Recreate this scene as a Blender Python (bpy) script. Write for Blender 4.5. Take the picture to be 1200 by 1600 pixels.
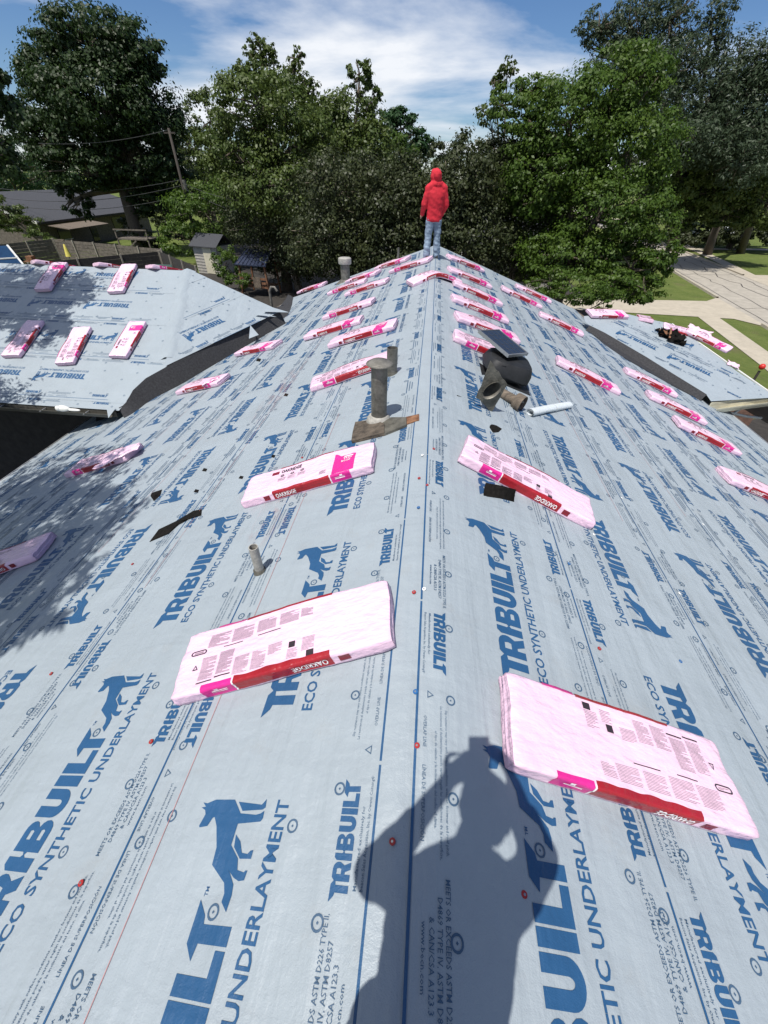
import bpy, bmesh, math, random
import numpy as np
from mathutils import Vector, Matrix, noise as mnoise
from mathutils.geometry import tessellate_polygon
R_ = math.radians
for o in list(bpy.data.objects): bpy.data.objects.remove(o)
sc = bpy.context.scene
COL = sc.collection
# ------------------------------------------------------------------ camera
CF = 619.99                                  # focal length in photo pixels (1200 wide)
CC = np.array([-0.0779, 0.0, 1.5051])
CR = np.array([0.994305, 0.105229, 0.016855])
CU = np.array([-0.081052, 0.644011, 0.760711])
CD = np.array([-0.069194, 0.757745, -0.648872])
cam = bpy.data.cameras.new('camera'); cam.sensor_fit = 'HORIZONTAL'; cam.sensor_width = 36
cam.lens = CF / 1200 * 36; cam.clip_start = 0.02; cam.clip_end = 3000
camo = bpy.data.objects.new('camera', cam); COL.objects.link(camo)
camo.matrix_world = Matrix(((CR[0], CU[0], -CD[0], CC[0]), (CR[1], CU[1], -CD[1], CC[1]), (CR[2], CU[2], -CD[2], CC[2]), (0, 0, 0, 1)))
sc.camera = camo
# ------------------------------------------------------------------ sky and sun
CLOUD = (3.80, 2.12, 0.0); CLOUDS = (.34, .5, 1)
SUN = np.array([-0.1691, -0.3402, 0.9250]); SUN /= np.linalg.norm(SUN)
w = bpy.data.worlds.new('World'); sc.world = w; w.use_nodes = True
nt = w.node_tree; nt.nodes.clear()
def N(nt, typ, **kw):
    n = nt.nodes.new(typ)
    for k, v in kw.items():
        if hasattr(n, k) and k not in ('inputs',): setattr(n, k, v)
    return n
out = N(nt, 'ShaderNodeOutputWorld'); bg = N(nt, 'ShaderNodeBackground'); bg.inputs[1].default_value = 0.076
sky = N(nt, 'ShaderNodeTexSky', sky_type='NISHITA', sun_disc=False)
sky.sun_elevation = math.asin(SUN[2]); sky.sun_rotation = math.atan2(SUN[0], SUN[1])
sky.air_density = 1.0; sky.dust_density = 0.0; sky.ozone_density = 1.2
tc = N(nt, 'ShaderNodeTexCoord')
# clouds lie on a flat layer overhead: direction / height gives their place on it
sx = N(nt, 'ShaderNodeSeparateXYZ'); zz = N(nt, 'ShaderNodeMath', operation='ADD'); zz.inputs[1].default_value = 0.11
zm = N(nt, 'ShaderNodeMath', operation='MAXIMUM'); zm.inputs[1].default_value = 0.03
dx = N(nt, 'ShaderNodeMath', operation='DIVIDE'); dy = N(nt, 'ShaderNodeMath', operation='DIVIDE'); cx = N(nt, 'ShaderNodeCombineXYZ')
nt.links.new(tc.outputs['Generated'], sx.inputs[0]); nt.links.new(sx.outputs[2], zz.inputs[0]); nt.links.new(zz.outputs[0], zm.inputs[0])
nt.links.new(sx.outputs[0], dx.inputs[0]); nt.links.new(sx.outputs[1], dy.inputs[0]); nt.links.new(zm.outputs[0], dx.inputs[1]); nt.links.new(zm.outputs[0], dy.inputs[1])
nt.links.new(dx.outputs[0], cx.inputs[0]); nt.links.new(dy.outputs[0], cx.inputs[1])
mp = N(nt, 'ShaderNodeMapping'); mp.inputs['Scale'].default_value = CLOUDS; mp.inputs['Location'].default_value = CLOUD
ns = N(nt, 'ShaderNodeTexNoise'); ns.inputs['Scale'].default_value = 1.0; ns.inputs['Detail'].default_value = 9; ns.inputs['Roughness'].default_value = 0.56; ns.inputs['Distortion'].default_value = 0.35
cr = N(nt, 'ShaderNodeValToRGB'); cr.color_ramp.elements[0].position = 0.455; cr.color_ramp.elements[1].position = 0.63
cr.color_ramp.elements[0].color = (0, 0, 0, 1); cr.color_ramp.elements[1].color = (1, 1, 1, 1)
mx = N(nt, 'ShaderNodeMix', data_type='RGBA'); mx.inputs[7].default_value = (11.4, 11.8, 12.5, 1)
nt.links.new(cx.outputs[0], mp.inputs[0]); nt.links.new(mp.outputs[0], ns.inputs['Vector'])
nt.links.new(ns.outputs[0], cr.inputs[0]); nt.links.new(cr.outputs[0], mx.inputs[0])
hsv = N(nt, 'ShaderNodeHueSaturation'); hsv.inputs['Saturation'].default_value = 1.1; hsv.inputs['Value'].default_value = 1.0
tint = N(nt, 'ShaderNodeMix', data_type='RGBA', blend_type='MULTIPLY'); tint.inputs[0].default_value = 1.0; tint.inputs[7].default_value = (.74, .90, 1.16, 1)
nt.links.new(sky.outputs[0], hsv.inputs['Color']); nt.links.new(hsv.outputs[0], tint.inputs[6]); nt.links.new(tint.outputs[2], mx.inputs[6]); nt.links.new(mx.outputs[2], bg.inputs[0]); nt.links.new(bg.outputs[0], out.inputs[0])
sl = bpy.data.lights.new('sun', 'SUN'); sl.energy = 5.0; sl.angle = R_(0.53); sl.color = (1.0, 0.955, 0.89)
so = bpy.data.objects.new('sun', sl); COL.objects.link(so)
so.rotation_euler = Vector(SUN).to_track_quat('Z', 'Y').to_euler(); so.location = (-4, -8, 22)
sc.view_settings.view_transform = 'Standard'; sc.view_settings.look = 'None'; sc.view_settings.gamma = 1
sc.view_settings.exposure = 0.06
sc.render.engine = 'CYCLES'
# ------------------------------------------------------------------ helpers
SL = 0.337; TS = math.tan(SL); CS = math.cos(SL); SS = math.sin(SL)
GZ = -5.0                                    # ground level, the ridge is z = 0
def ray(px, py): return (px - 600) / CF * CR - (py - 800) / CF * CU + CD
def hit(px, py, P, n):
    v = ray(px, py); P = np.asarray(P, float); n = np.asarray(n, float)
    return CC + v * (((P - CC) @ n) / (v @ n))
NL = np.array([-SS, 0, CS]); NR = np.array([SS, 0, CS])
def onL(px, py, off=0.0): return hit(px, py, NL * off, NL)
def onR(px, py, off=0.0): return hit(px, py, NR * off, NR)
def atY(px, py, Y): return hit(px, py, (0, Y, 0), (0, 1, 0))
def atZ(px, py, z): return hit(px, py, (0, 0, z), (0, 0, 1))

def mesh(name, V, F, mat, parent=None, smooth=False, kind=None):
    me = bpy.data.meshes.new(name)
    V = np.asarray(V, float)
    me.from_pydata(V.tolist(), [], [tuple(int(i) for i in f) for f in F])
    if mat is not None:
        for m in (mat if isinstance(mat, (list, tuple)) else [mat]): me.materials.append(m)
    if smooth: me.polygons.foreach_set('use_smooth', [True] * len(me.polygons))
    me.update()
    o = bpy.data.objects.new(name, me); COL.objects.link(o)
    if parent is not None: o.parent = parent
    if kind: o['kind'] = kind
    return o
def quads(name, V4, mat, parent=None, kind=None, smooth=False):
    """V4: (n,4,3) array of quads, built fast"""
    n = len(V4); me = bpy.data.meshes.new(name)
    me.vertices.add(n * 4); me.loops.add(n * 4); me.polygons.add(n)
    me.vertices.foreach_set('co', np.asarray(V4, np.float32).reshape(-1))
    me.loops.foreach_set('vertex_index', np.arange(n * 4, dtype=np.int32))
    me.polygons.foreach_set('loop_start', np.arange(0, n * 4, 4, dtype=np.int32))
    me.materials.append(mat); me.update(); me.validate()
    o = bpy.data.objects.new(name, me); COL.objects.link(o)
    if parent is not None: o.parent = parent
    if kind: o['kind'] = kind
    return o
def thing(name, label, cat, loc=(0, 0, 0), group=None):
    o = bpy.data.objects.new(name, None); COL.objects.link(o); o.location = loc; o.empty_display_size = 0.1
    o['label'] = label; o['category'] = cat
    if group: o['group'] = group
    return o
def tag(o, label, cat, group=None):
    o['label'] = label; o['category'] = cat
    if group: o['group'] = group
    return o
def struct(o): o['kind'] = 'structure'; return o
class MB:
    """collects simple shapes into one mesh"""
    def __init__(s): s.V = []; s.F = []; s.n = 0
    def add(s, V, F):
        V = np.asarray(V, float); s.V.append(V); s.F += [tuple(int(i) + s.n for i in f) for f in F]; s.n += len(V); return s
    def box(s, c, d, ax=None):
        c = np.asarray(c, float); d = np.asarray(d, float) / 2
        ax = np.eye(3) if ax is None else np.asarray(ax, float)
        P = [c + ax[0] * d[0] * i + ax[1] * d[1] * j + ax[2] * d[2] * k for k in (-1, 1) for j in (-1, 1) for i in (-1, 1)]
        return s.add(P, [(0, 2, 3, 1), (4, 5, 7, 6), (0, 1, 5, 4), (2, 6, 7, 3), (0, 4, 6, 2), (1, 3, 7, 5)])
    def bar(s, a, b, wd, ht, up=(0, 0, 1)):
        a = np.asarray(a, float); b = np.asarray(b, float); d = b - a; L = np.linalg.norm(d); d = d / L
        y = np.cross(up, d); y /= np.linalg.norm(y); z = np.cross(d, y)
        return s.box((a + b) / 2, (L, wd, ht), (d, y, z))
    def tube(s, pts, rad, n=10, cap=True):
        pts = [np.asarray(p, float) for p in pts]
        rad = rad if hasattr(rad, '__len__') else [rad] * len(pts)
        V = []; F = []; prev = None
        for i, p in enumerate(pts):
            d = pts[min(i + 1, len(pts) - 1)] - pts[max(i - 1, 0)]; d = d / (np.linalg.norm(d) + 1e-9)
            if prev is None:
                a = np.cross(d, (0, 0, 1.0)) if abs(d[2]) < .9 else np.cross(d, (0, 1.0, 0))
            else: a = prev - d * (prev @ d)
            a = a / np.linalg.norm(a); prev = a; b = np.cross(d, a)
            for k in range(n):
                t = 2 * math.pi * k / n; V.append(p + rad[i] * (math.cos(t) * a + math.sin(t) * b))
        for i in range(len(pts) - 1):
            for k in range(n):
                F.append((i * n + k, i * n + (k + 1) % n, (i + 1) * n + (k + 1) % n, (i + 1) * n + k))
        if cap:
            F.append(tuple(reversed(range(n)))); F.append(tuple((len(pts) - 1) * n + k for k in range(n)))
        return s.add(V, F)
    def lathe(s, c, prof, n=24, axis=None):
        """prof: list of (radius, height) about axis frame (x,y,z)"""
        c = np.asarray(c, float); ax = np.eye(3) if axis is None else np.asarray(axis, float)
        V = []; F = []
        for r, h in prof:
            for k in range(n):
                t = 2 * math.pi * k / n; V.append(c + ax[0] * r * math.cos(t) + ax[1] * r * math.sin(t) + ax[2] * h)
        for i in range(len(prof) - 1):
            for k in range(n):
                F.append((i * n + k, i * n + (k + 1) % n, (i + 1) * n + (k + 1) % n, (i + 1) * n + k))
        return s.add(V, F)
    def loft(s, rings, n=16):
        """rings: list of (cx,cy,z,rx,ry)"""
        V = []; F = []
        for cx, cy, z, rx, ry in rings:
            for k in range(n):
                t = 2 * math.pi * k / n; V.append((cx + rx * math.cos(t), cy + ry * math.sin(t), z))
        for i in range(len(rings) - 1):
            for k in range(n): F.append((i * n + k, i * n + (k + 1) % n, (i + 1) * n + (k + 1) % n, (i + 1) * n + k))
        F.append(tuple(reversed(range(n)))); F.append(tuple((len(rings) - 1) * n + k for k in range(n)))
        return s.add(V, F)
    def ball(s, c, r, n=14, ax=None):
        c = np.asarray(c, float); r = np.asarray(r if hasattr(r, '__len__') else (r, r, r), float)
        ax = np.eye(3) if ax is None else np.asarray(ax, float)
        V = []; F = []; m = n // 2
        for i in range(m + 1):
            ph = math.pi * i / m
            for k in range(n):
                t = 2 * math.pi * k / n
                q = np.array([math.sin(ph) * math.cos(t), math.sin(ph) * math.sin(t), math.cos(ph)]) * r
                V.append(c + ax[0] * q[0] + ax[1] * q[1] + ax[2] * q[2])
        for i in range(m):
            for k in range(n): F.append((i * n + k, (i + 1) * n + k, (i + 1) * n + (k + 1) % n, i * n + (k + 1) % n))
        return s.add(V, F)
    def build(s, name, mat, parent=None, smooth=False, kind=None):
        return mesh(name, np.concatenate(s.V), s.F, mat, parent, smooth, kind)
def auto_smooth(o, ang=40):
    me = o.data; bm = bmesh.new(); bm.from_mesh(me)
    bmesh.ops.remove_doubles(bm, verts=bm.verts, dist=1e-5)
    bmesh.ops.recalc_face_normals(bm, faces=bm.faces)
    for f in bm.faces: f.smooth = True
    for e in bm.edges:
        if len(e.link_faces) == 2 and e.calc_face_angle(0) > R_(ang): e.smooth = False
    bm.to_mesh(me); bm.free(); return o
# ------------------------------------------------------------------ materials
def mat(name, col, rough=0.6, metal=0.0, var=0.0, vscale=8.0, bump=0.0, bscale=40.0, spec=0.5, col2=None, detail=5, stretch=(1, 1, 1), trans=0.0):
    m = bpy.data.materials.new(name); m.use_nodes = True; t = m.node_tree
    b = t.nodes['Principled BSDF']; b.inputs['Base Color'].default_value = (*col, 1)
    b.inputs['Roughness'].default_value = rough; b.inputs['Metallic'].default_value = metal
    b.inputs['Specular IOR Level'].default_value = spec
    tcn = N(t, 'ShaderNodeTexCoord'); mpn = N(t, 'ShaderNodeMapping'); mpn.inputs['Scale'].default_value = stretch
    t.links.new(tcn.outputs['Object'], mpn.inputs[0])
    if var or col2:
        n1 = N(t, 'ShaderNodeTexNoise'); n1.inputs['Scale'].default_value = vscale; n1.inputs['Detail'].default_value = detail; n1.inputs['Roughness'].default_value = .62
        t.links.new(mpn.outputs[0], n1.inputs['Vector'])
        rp = N(t, 'ShaderNodeValToRGB'); rp.color_ramp.elements[0].position = .3; rp.color_ramp.elements[1].position = .7
        a = tuple(max(0, c * (1 - var)) for c in col); c2 = col2 if col2 else tuple(min(1, c * (1 + var)) for c in col)
        rp.color_ramp.elements[0].color = (*a, 1); rp.color_ramp.elements[1].color = (*c2, 1)
        t.links.new(n1.outputs[0], rp.inputs[0]); t.links.new(rp.outputs[0], b.inputs['Base Color'])
    if bump:
        n2 = N(t, 'ShaderNodeTexNoise'); n2.inputs['Scale'].default_value = bscale; n2.inputs['Detail'].default_value = 4
        t.links.new(mpn.outputs[0], n2.inputs['Vector'])
        bp = N(t, 'ShaderNodeBump'); bp.inputs['Strength'].default_value = bump; bp.inputs['Distance'].default_value = .02
        t.links.new(n2.outputs[0], bp.inputs['Height']); t.links.new(bp.outputs[0], b.inputs['Normal'])
    return m
def sheet_bump(t, b, strength):
    """the same soft creases for the sheet and for the ink printed on it"""
    tcn = N(t, 'ShaderNodeTexCoord')
    hs = []
    for sc_, st, rot, wt in ((2.6, (1, .32, 1), .45, 1.0), (6.0, (.35, 1, 1), .2, .30), (13.0, (1, .09, 1), .62, .22), (11.0, (.09, 1, 1), .25, .10), (38.0, (1, 1, 1), 0, .06), (260.0, (1, 1, 1), 0, .03)):
        mpn = N(t, 'ShaderNodeMapping'); mpn.inputs['Scale'].default_value = st; mpn.inputs['Rotation'].default_value = (0, 0, rot)
        n = N(t, 'ShaderNodeTexNoise'); n.inputs['Scale'].default_value = sc_; n.inputs['Detail'].default_value = 3; n.inputs['Distortion'].default_value = .4
        t.links.new(tcn.outputs['Object'], mpn.inputs[0]); t.links.new(mpn.outputs[0], n.inputs['Vector'])
        ml = N(t, 'ShaderNodeMath', operation='MULTIPLY'); ml.inputs[1].default_value = wt; t.links.new(n.outputs[0], ml.inputs[0])
        hs.append(ml)
    a = hs[0]
    for h in hs[1:]:
        ad = N(t, 'ShaderNodeMath', operation='ADD'); t.links.new(a.outputs[0], ad.inputs[0]); t.links.new(h.outputs[0], ad.inputs[1]); a = ad
    bp = N(t, 'ShaderNodeBump'); bp.inputs['Strength'].default_value = strength; bp.inputs['Distance'].default_value = .04
    t.links.new(a.outputs[0], bp.inputs['Height']); t.links.new(bp.outputs[0], b.inputs['Normal'])
def sheet_mat(name, col, rough, var, strength, dirt=0.0):
    m = bpy.data.materials.new(name); m.use_nodes = True; t = m.node_tree; b = t.nodes['Principled BSDF']
    b.inputs['Roughness'].default_value = rough; b.inputs['Specular IOR Level'].default_value = .42
    tcn = N(t, 'ShaderNodeTexCoord'); n1 = N(t, 'ShaderNodeTexNoise'); n1.inputs['Scale'].default_value = 1.7; n1.inputs['Detail'].default_value = 8; n1.inputs['Roughness'].default_value = .7
    t.links.new(tcn.outputs['Object'], n1.inputs['Vector'])
    rp = N(t, 'ShaderNodeValToRGB'); rp.color_ramp.elements[0].position = .3; rp.color_ramp.elements[1].position = .7
    rp.color_ramp.elements[0].color = (*[c * (1 - var) for c in col], 1); rp.color_ramp.elements[1].color = (*[min(1, c * (1 + var)) for c in col], 1)
    t.links.new(n1.outputs[0], rp.inputs[0]); src = rp.outputs[0]
    if dirt:
        n2 = N(t, 'ShaderNodeTexNoise'); n2.inputs['Scale'].default_value = 5.0; n2.inputs['Detail'].default_value = 10; n2.inputs['Roughness'].default_value = .75
        t.links.new(tcn.outputs['Object'], n2.inputs['Vector'])
        r2 = N(t, 'ShaderNodeValToRGB'); r2.color_ramp.elements[0].position = .56; r2.color_ramp.elements[1].position = .8
        r2.color_ramp.elements[0].color = (0, 0, 0, 1); r2.color_ramp.elements[1].color = (dirt, dirt, dirt, 1)
        mm = N(t, 'ShaderNodeMix', data_type='RGBA'); mm.inputs[7].default_value = (.28, .27, .25, 1)
        t.links.new(n2.outputs[0], r2.inputs[0]); t.links.new(r2.outputs[0], mm.inputs[0]); t.links.new(src, mm.inputs[6]); src = mm.outputs[2]
    t.links.new(src, b.inputs['Base Color'])
    sheet_bump(t, b, strength)
    return m
M = {}
M['sheet'] = sheet_mat('underlayment_grey', (.305, .350, .382), .46, .05, 1.0, .38)
M['ink'] = sheet_mat('printing_ink_blue', (.019, .080, .185), .46, .10, .85)
M['ink_fine'] = sheet_mat('printing_ink_fine', (.050, .098, .165), .5, .1, .85)
M['membrane'] = mat('valley_membrane', (.042, .042, .045), .75, spec=.25, var=.35, vscale=30, bump=.5, bscale=300)
M['pink'] = mat('pink_wrap', (.80, .555, .69), .24, var=.05, vscale=6, bump=.55, bscale=15, stretch=(1, 2.2, 1.6))
M['red'] = mat('red_wrap', (.30, .012, .020), .30, var=.18, vscale=7, bump=.35, bscale=24)
M['darkred'] = mat('dark_red_print', (.20, .010, .022), .32, bump=.25, bscale=24)
M['magenta'] = mat('magenta_print', (.62, .022, .24), .32, var=.12, vscale=9, bump=.3, bscale=24)
M['white_ink'] = mat('white_print', (.80, .76, .77), .4, bump=.25, bscale=24)
M['grey_ink'] = mat('grey_print', (.15, .105, .135), .45, bump=.25, bscale=24)
M['black_ink'] = mat('black_print', (.03, .02, .025), .45, bump=.25, bscale=24)
M['galv'] = mat('weathered_galvanised', (.13, .125, .11), .55, .4, var=.4, vscale=11, bump=.25, bscale=60, col2=(.25, .235, .205))
M['galv_dark'] = mat('dull_dark_galvanised', (.095, .092, .075), .62, .3, var=.4, vscale=12, bump=.3, bscale=50, col2=(.19, .18, .15))
M['lead'] = mat('lead_collar', (.36, .345, .31), .6, .1, var=.25, vscale=20, bump=.3, bscale=40)
M['slab'] = mat('dirty_old_shingle', (.065, .052, .040), .9, var=.45, vscale=16, bump=.7, bscale=60, col2=(.15, .12, .09))
M['rust'] = mat('rusty_steel', (.20, .075, .035), .8, .2, var=.5, vscale=18, bump=.4, bscale=70, col2=(.33, .17, .09))
M['oldwood'] = mat('old_grey_wood', (.11, .088, .068), .85, var=.4, vscale=10, bump=.5, bscale=40, stretch=(1, 8, 1), col2=(.22, .175, .13))
M['blackplastic'] = mat('black_plastic', (.018, .019, .021), .55, spec=.3, var=.25, vscale=12, bump=.1, bscale=60)
M['panel'] = mat('solar_cell', (.020, .026, .040), .16, var=.2, vscale=40)
M['cell_line'] = mat('solar_cell_line', (.07, .075, .085), .4)
M['alu'] = mat('aluminium_frame', (.36, .37, .38), .4, .7)
M['felt'] = mat('black_felt', (.012, .011, .010), .95, spec=.1, var=.4, vscale=40, bump=.5, bscale=220)
M['capred'] = mat('red_cap', (.36, .020, .018), .45)
M['capblue'] = mat('blue_cap', (.02, .12, .32), .45)
M['capwhite'] = mat('white_cap', (.80, .80, .78), .45)
M['steel'] = mat('nail_head', (.45, .45, .45), .35, .9)
M['wall'] = mat('painted_siding', (.42, .40, .36), .8, var=.15, vscale=3)
M['brick'] = mat('brown_brick', (.16, .09, .065), .9, var=.35, vscale=9, bump=.4, bscale=30)
M['white'] = mat('white_paint', (.72, .72, .68), .55, var=.08, vscale=4)
M['cream'] = mat('cream_paint', (.62, .58, .44), .5, var=.12, vscale=6)
M['gutter_dark'] = mat('dull_brown_gutter', (.085, .080, .066), .6, var=.2)
M['shade_soil'] = mat('soil_with_painted_shade', (.030, .026, .022), .95, var=.4, vscale=4, bump=.6, bscale=14)  # tone taken near black so the colour itself holds the shade
M['shingle'] = mat('dark_shingles', (.050, .052, .060), .9, var=.35, vscale=26, bump=.5, bscale=90, stretch=(1, 3, 1))
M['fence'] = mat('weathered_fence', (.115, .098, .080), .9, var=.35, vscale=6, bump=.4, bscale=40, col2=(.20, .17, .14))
M['fence_dark'] = mat('dark_stain_and_eave_shade', (.040, .036, .032), .9, var=.35, vscale=6, bump=.4, bscale=40)
M['post'] = mat('fence_post_wood', (.30, .27, .22), .9, var=.25, vscale=8)
M['wood'] = mat('red_brown_timber', (.20, .095, .05), .8, var=.3, vscale=8)
M['pole'] = mat('tarred_pole', (.050, .042, .035), .9, var=.3, vscale=5, stretch=(6, 6, 1))
M['wire'] = mat('cable_black', (.05, .05, .05), .5)
M['bluepaint'] = mat('blue_painted_board', (.015, .045, .105), .9, spec=.1, var=.15, vscale=5)
M['yellow'] = mat('yellow_canvas', (.66, .56, .12), .8, var=.1)
M['greenmetal'] = mat('green_tarp', (.10, .17, .15), .6, var=.2)
M['glass'] = mat('dark_glass', (.02, .022, .025), .08, spec=.6)
M['bluemetal'] = mat('dark_blue_metal_roof', (.030, .040, .075), .35, .3)
M['barktree'] = mat('tree_bark', (.10, .080, .060), .95, var=.4, vscale=9, bump=.7, bscale=24, stretch=(3, 3, 1))
M['barklight'] = mat('pale_bark', (.24, .20, .155), .9, var=.3, vscale=9, bump=.6, bscale=24, stretch=(3, 3, 1))
M['redball'] = mat('red_rubber', (.55, .025, .018), .45)
def leafmat(name, col, col2, trans=.35):
    m = bpy.data.materials.new(name); m.use_nodes = True; t = m.node_tree; t.nodes.clear()
    o = N(t, 'ShaderNodeOutputMaterial'); tcn = N(t, 'ShaderNodeTexCoord')
    n1 = N(t, 'ShaderNodeTexNoise'); n1.inputs['Scale'].default_value = .9; n1.inputs['Detail'].default_value = 7; n1.inputs['Roughness'].default_value = .8
    t.links.new(tcn.outputs['Object'], n1.inputs['Vector'])
    rp = N(t, 'ShaderNodeValToRGB'); rp.color_ramp.elements[0].position = .36; rp.color_ramp.elements[1].position = .66
    rp.color_ramp.elements[0].color = (*col, 1); rp.color_ramp.elements[1].color = (*col2, 1)
    t.links.new(n1.outputs[0], rp.inputs[0])
    d = N(t, 'ShaderNodeBsdfPrincipled'); d.inputs['Roughness'].default_value = .48; d.inputs['Specular IOR Level'].default_value = .32
    tr = N(t, 'ShaderNodeBsdfTranslucent'); mxs = N(t, 'ShaderNodeMixShader'); mxs.inputs[0].default_value = trans
    t.links.new(rp.outputs[0], d.inputs['Base Color']); t.links.new(rp.outputs[0], tr.inputs[0])
    t.links.new(d.outputs[0], mxs.inputs[1]); t.links.new(tr.outputs[0], mxs.inputs[2]); t.links.new(mxs.outputs[0], o.inputs[0])
    return m
M['leaf_oak'] = leafmat('leaves_oak', (.016, .036, .010), (.042, .074, .018))
M['leaf_mid'] = leafmat('leaves_mid_green', (.046, .080, .016), (.112, .148, .032))
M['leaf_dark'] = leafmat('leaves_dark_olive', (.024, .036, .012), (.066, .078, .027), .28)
M['leaf_bright'] = leafmat('leaves_bright_green', (.044, .092, .012), (.108, .172, .025), .42)
M['leaf_grey'] = leafmat('leaves_grey_green', (.036, .060, .030), (.078, .108, .058), .35)
M['leaf_blue'] = leafmat('leaves_deep_green', (.020, .055, .018), (.042, .095, .028), .3)
# ------------------------------------------------------------------ ground, road, pavements
def ground_mat():
    m = bpy.data.materials.new('lawn_and_soil'); m.use_nodes = True; t = m.node_tree; b = t.nodes['Principled BSDF']
    b.inputs['Roughness'].default_value = .95; b.inputs['Specular IOR Level'].default_value = .1
    tcn = N(t, 'ShaderNodeTexCoord')
    def nz(s, d, r=.65):
        n = N(t, 'ShaderNodeTexNoise'); n.inputs['Scale'].default_value = s; n.inputs['Detail'].default_value = d; n.inputs['Roughness'].default_value = r
        t.links.new(tcn.outputs['Object'], n.inputs['Vector']); return n
    def ramp(n, c0, c1, p0=.35, p1=.65):
        r = N(t, 'ShaderNodeValToRGB'); r.color_ramp.elements[0].position = p0; r.color_ramp.elements[1].position = p1
        r.color_ramp.elements[0].color = (*c0, 1); r.color_ramp.elements[1].color = (*c1, 1); t.links.new(n.outputs[0], r.inputs[0]); return r
    g = ramp(nz(.9, 10, .8), (.075, .110, .026), (.140, .165, .050)); d = ramp(nz(.16, 8), (.10, .085, .045), (.17, .145, .085))
    f = ramp(nz(.22, 8), (0, 0, 0), (1, 1, 1), .58, .72)
    mm = N(t, 'ShaderNodeMix', data_type='RGBA'); t.links.new(f.outputs[0], mm.inputs[0]); t.links.new(g.outputs[0], mm.inputs[6]); t.links.new(d.outputs[0], mm.inputs[7])
    t.links.new(mm.outputs[2], b.inputs['Base Color'])
    bp = N(t, 'ShaderNodeBump'); bp.inputs['Strength'].default_value = .9; bp.inputs['Distance'].default_value = .08
    nb = nz(7, 8, .8); t.links.new(nb.outputs[0], bp.inputs['Height']); t.links.new(bp.outputs[0], b.inputs['Normal'])
    return m
M['ground'] = ground_mat()
M['concrete'] = mat('pale_concrete_road', (.345, .315, .265), .85, var=.16, vscale=1.6, bump=.25, bscale=20, detail=9)
M['walk'] = mat('footway_concrete', (.40, .355, .28), .85, var=.12, vscale=2.5, bump=.2, bscale=20, detail=9)
M['tar'] = mat('tar_joint', (.045, .042, .040), .7)
struct(mesh('ground', [(-600, -300, GZ), (600, -300, GZ), (600, 900, GZ), (-600, 900, GZ)], [(0, 1, 2, 3)], M['ground']))
def strip(name, pts, mat_, z, par=None):
    V = [(x, y, z) for x, y in pts]; return mesh(name, V, [tuple(range(len(V)))], mat_, par)
Wx = lambda y: 15.9 + .143 * y
Ex = lambda y: 23.3 + .105 * y
road = struct(strip('road', [(Wx(-60), -60), (Ex(-60), -60), (Ex(200), 200), (Wx(200), 200)], M['concrete'], GZ + .02))
def ribbon_xy(pts, wd):
    pts = np.array(pts, float); L = []; Rr = []
    for i in range(len(pts)):
        d = pts[min(i + 1, len(pts) - 1)] - pts[max(i - 1, 0)]; d /= np.linalg.norm(d); n = np.array([-d[1], d[0]]) * wd / 2
        L.append(pts[i] + n); Rr.append(pts[i] - n)
    return L, Rr
def flat_ribbon(name, pts, wd, z, mat_, par=None):
    L, Rr = ribbon_xy(pts, wd); n = len(pts)
    V = [(p[0], p[1], z) for p in L] + [(p[0], p[1], z) for p in Rr]
    return mesh(name, V, [(i, n + i, n + i + 1, i + 1) for i in range(n - 1)], mat_, par)
random.seed(5)
for fx, jit in ((.08, .04), (.30, .40), (.62, .45), (.86, .20)):
    P = []; y = 8.0
    while y < 110:
        P.append((Wx(y) * (1 - fx) + Ex(y) * fx + random.uniform(-jit, jit), y)); y += random.uniform(.7, 2.2)
    flat_ribbon('road_joint', P, random.uniform(.05, .09), GZ + .026, M['tar'], road)
for y0 in (21, 31.5, 44):
    P = [(Wx(y0) + (Ex(y0) - Wx(y0)) * t, y0 + random.uniform(-.2, .2) + t * .8) for t in np.linspace(.02, .98, 9)]
    flat_ribbon('road_joint', P, .05, GZ + .026, M['tar'], road)
def kerb(name, f, y0, y1, side):
    V = []; F = []; ys = np.linspace(y0, y1, 24)
    for y in ys:
        x = f(y)
        for dx, z in ((0, GZ + .0), (0, GZ + .12), (side * .16, GZ + .135), (side * .18, GZ)): V.append((x + dx, y, z))
    for i in range(len(ys) - 1):
        for k in range(3): F.append((i * 4 + k, i * 4 + k + 1, i * 4 + 5 + k, i * 4 + 4 + k))
    return struct(mesh(name, V, F, M['walk']))
DW0, DW1 = 28.6, 33.4                          # driveway of this side of the street
kerb('kerb', Wx, -40, DW0 - 1.2, -1); kerb('kerb', Wx, DW1 + 1.0, 180, -1)
kerb('kerb', Ex, -40, 38.0, 1); kerb('kerb', Ex, 44.5, 180, 1)
# this side: driveway apron and driveway, footway, verge
struct(strip('driveway', [(Wx(DW0 - 1.2) + .02, DW0 - 1.6), (Wx(DW1 + 1) + .02, DW1 + 1.2), (Wx(DW1) - 1.2, DW1 - .1), (9.0, DW1 - 1.2), (9.0, DW0 + .6), (Wx(DW0) - 1.2, DW0)], M['walk'], GZ + .028))
struct(flat_ribbon('pavement', [(9.3, -40), (10.3, -20), (12.2, 0), (14.9, 13), (16.1, 20), (17.4, DW0 + .3)], 1.25, GZ + .024, M['walk']))
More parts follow.
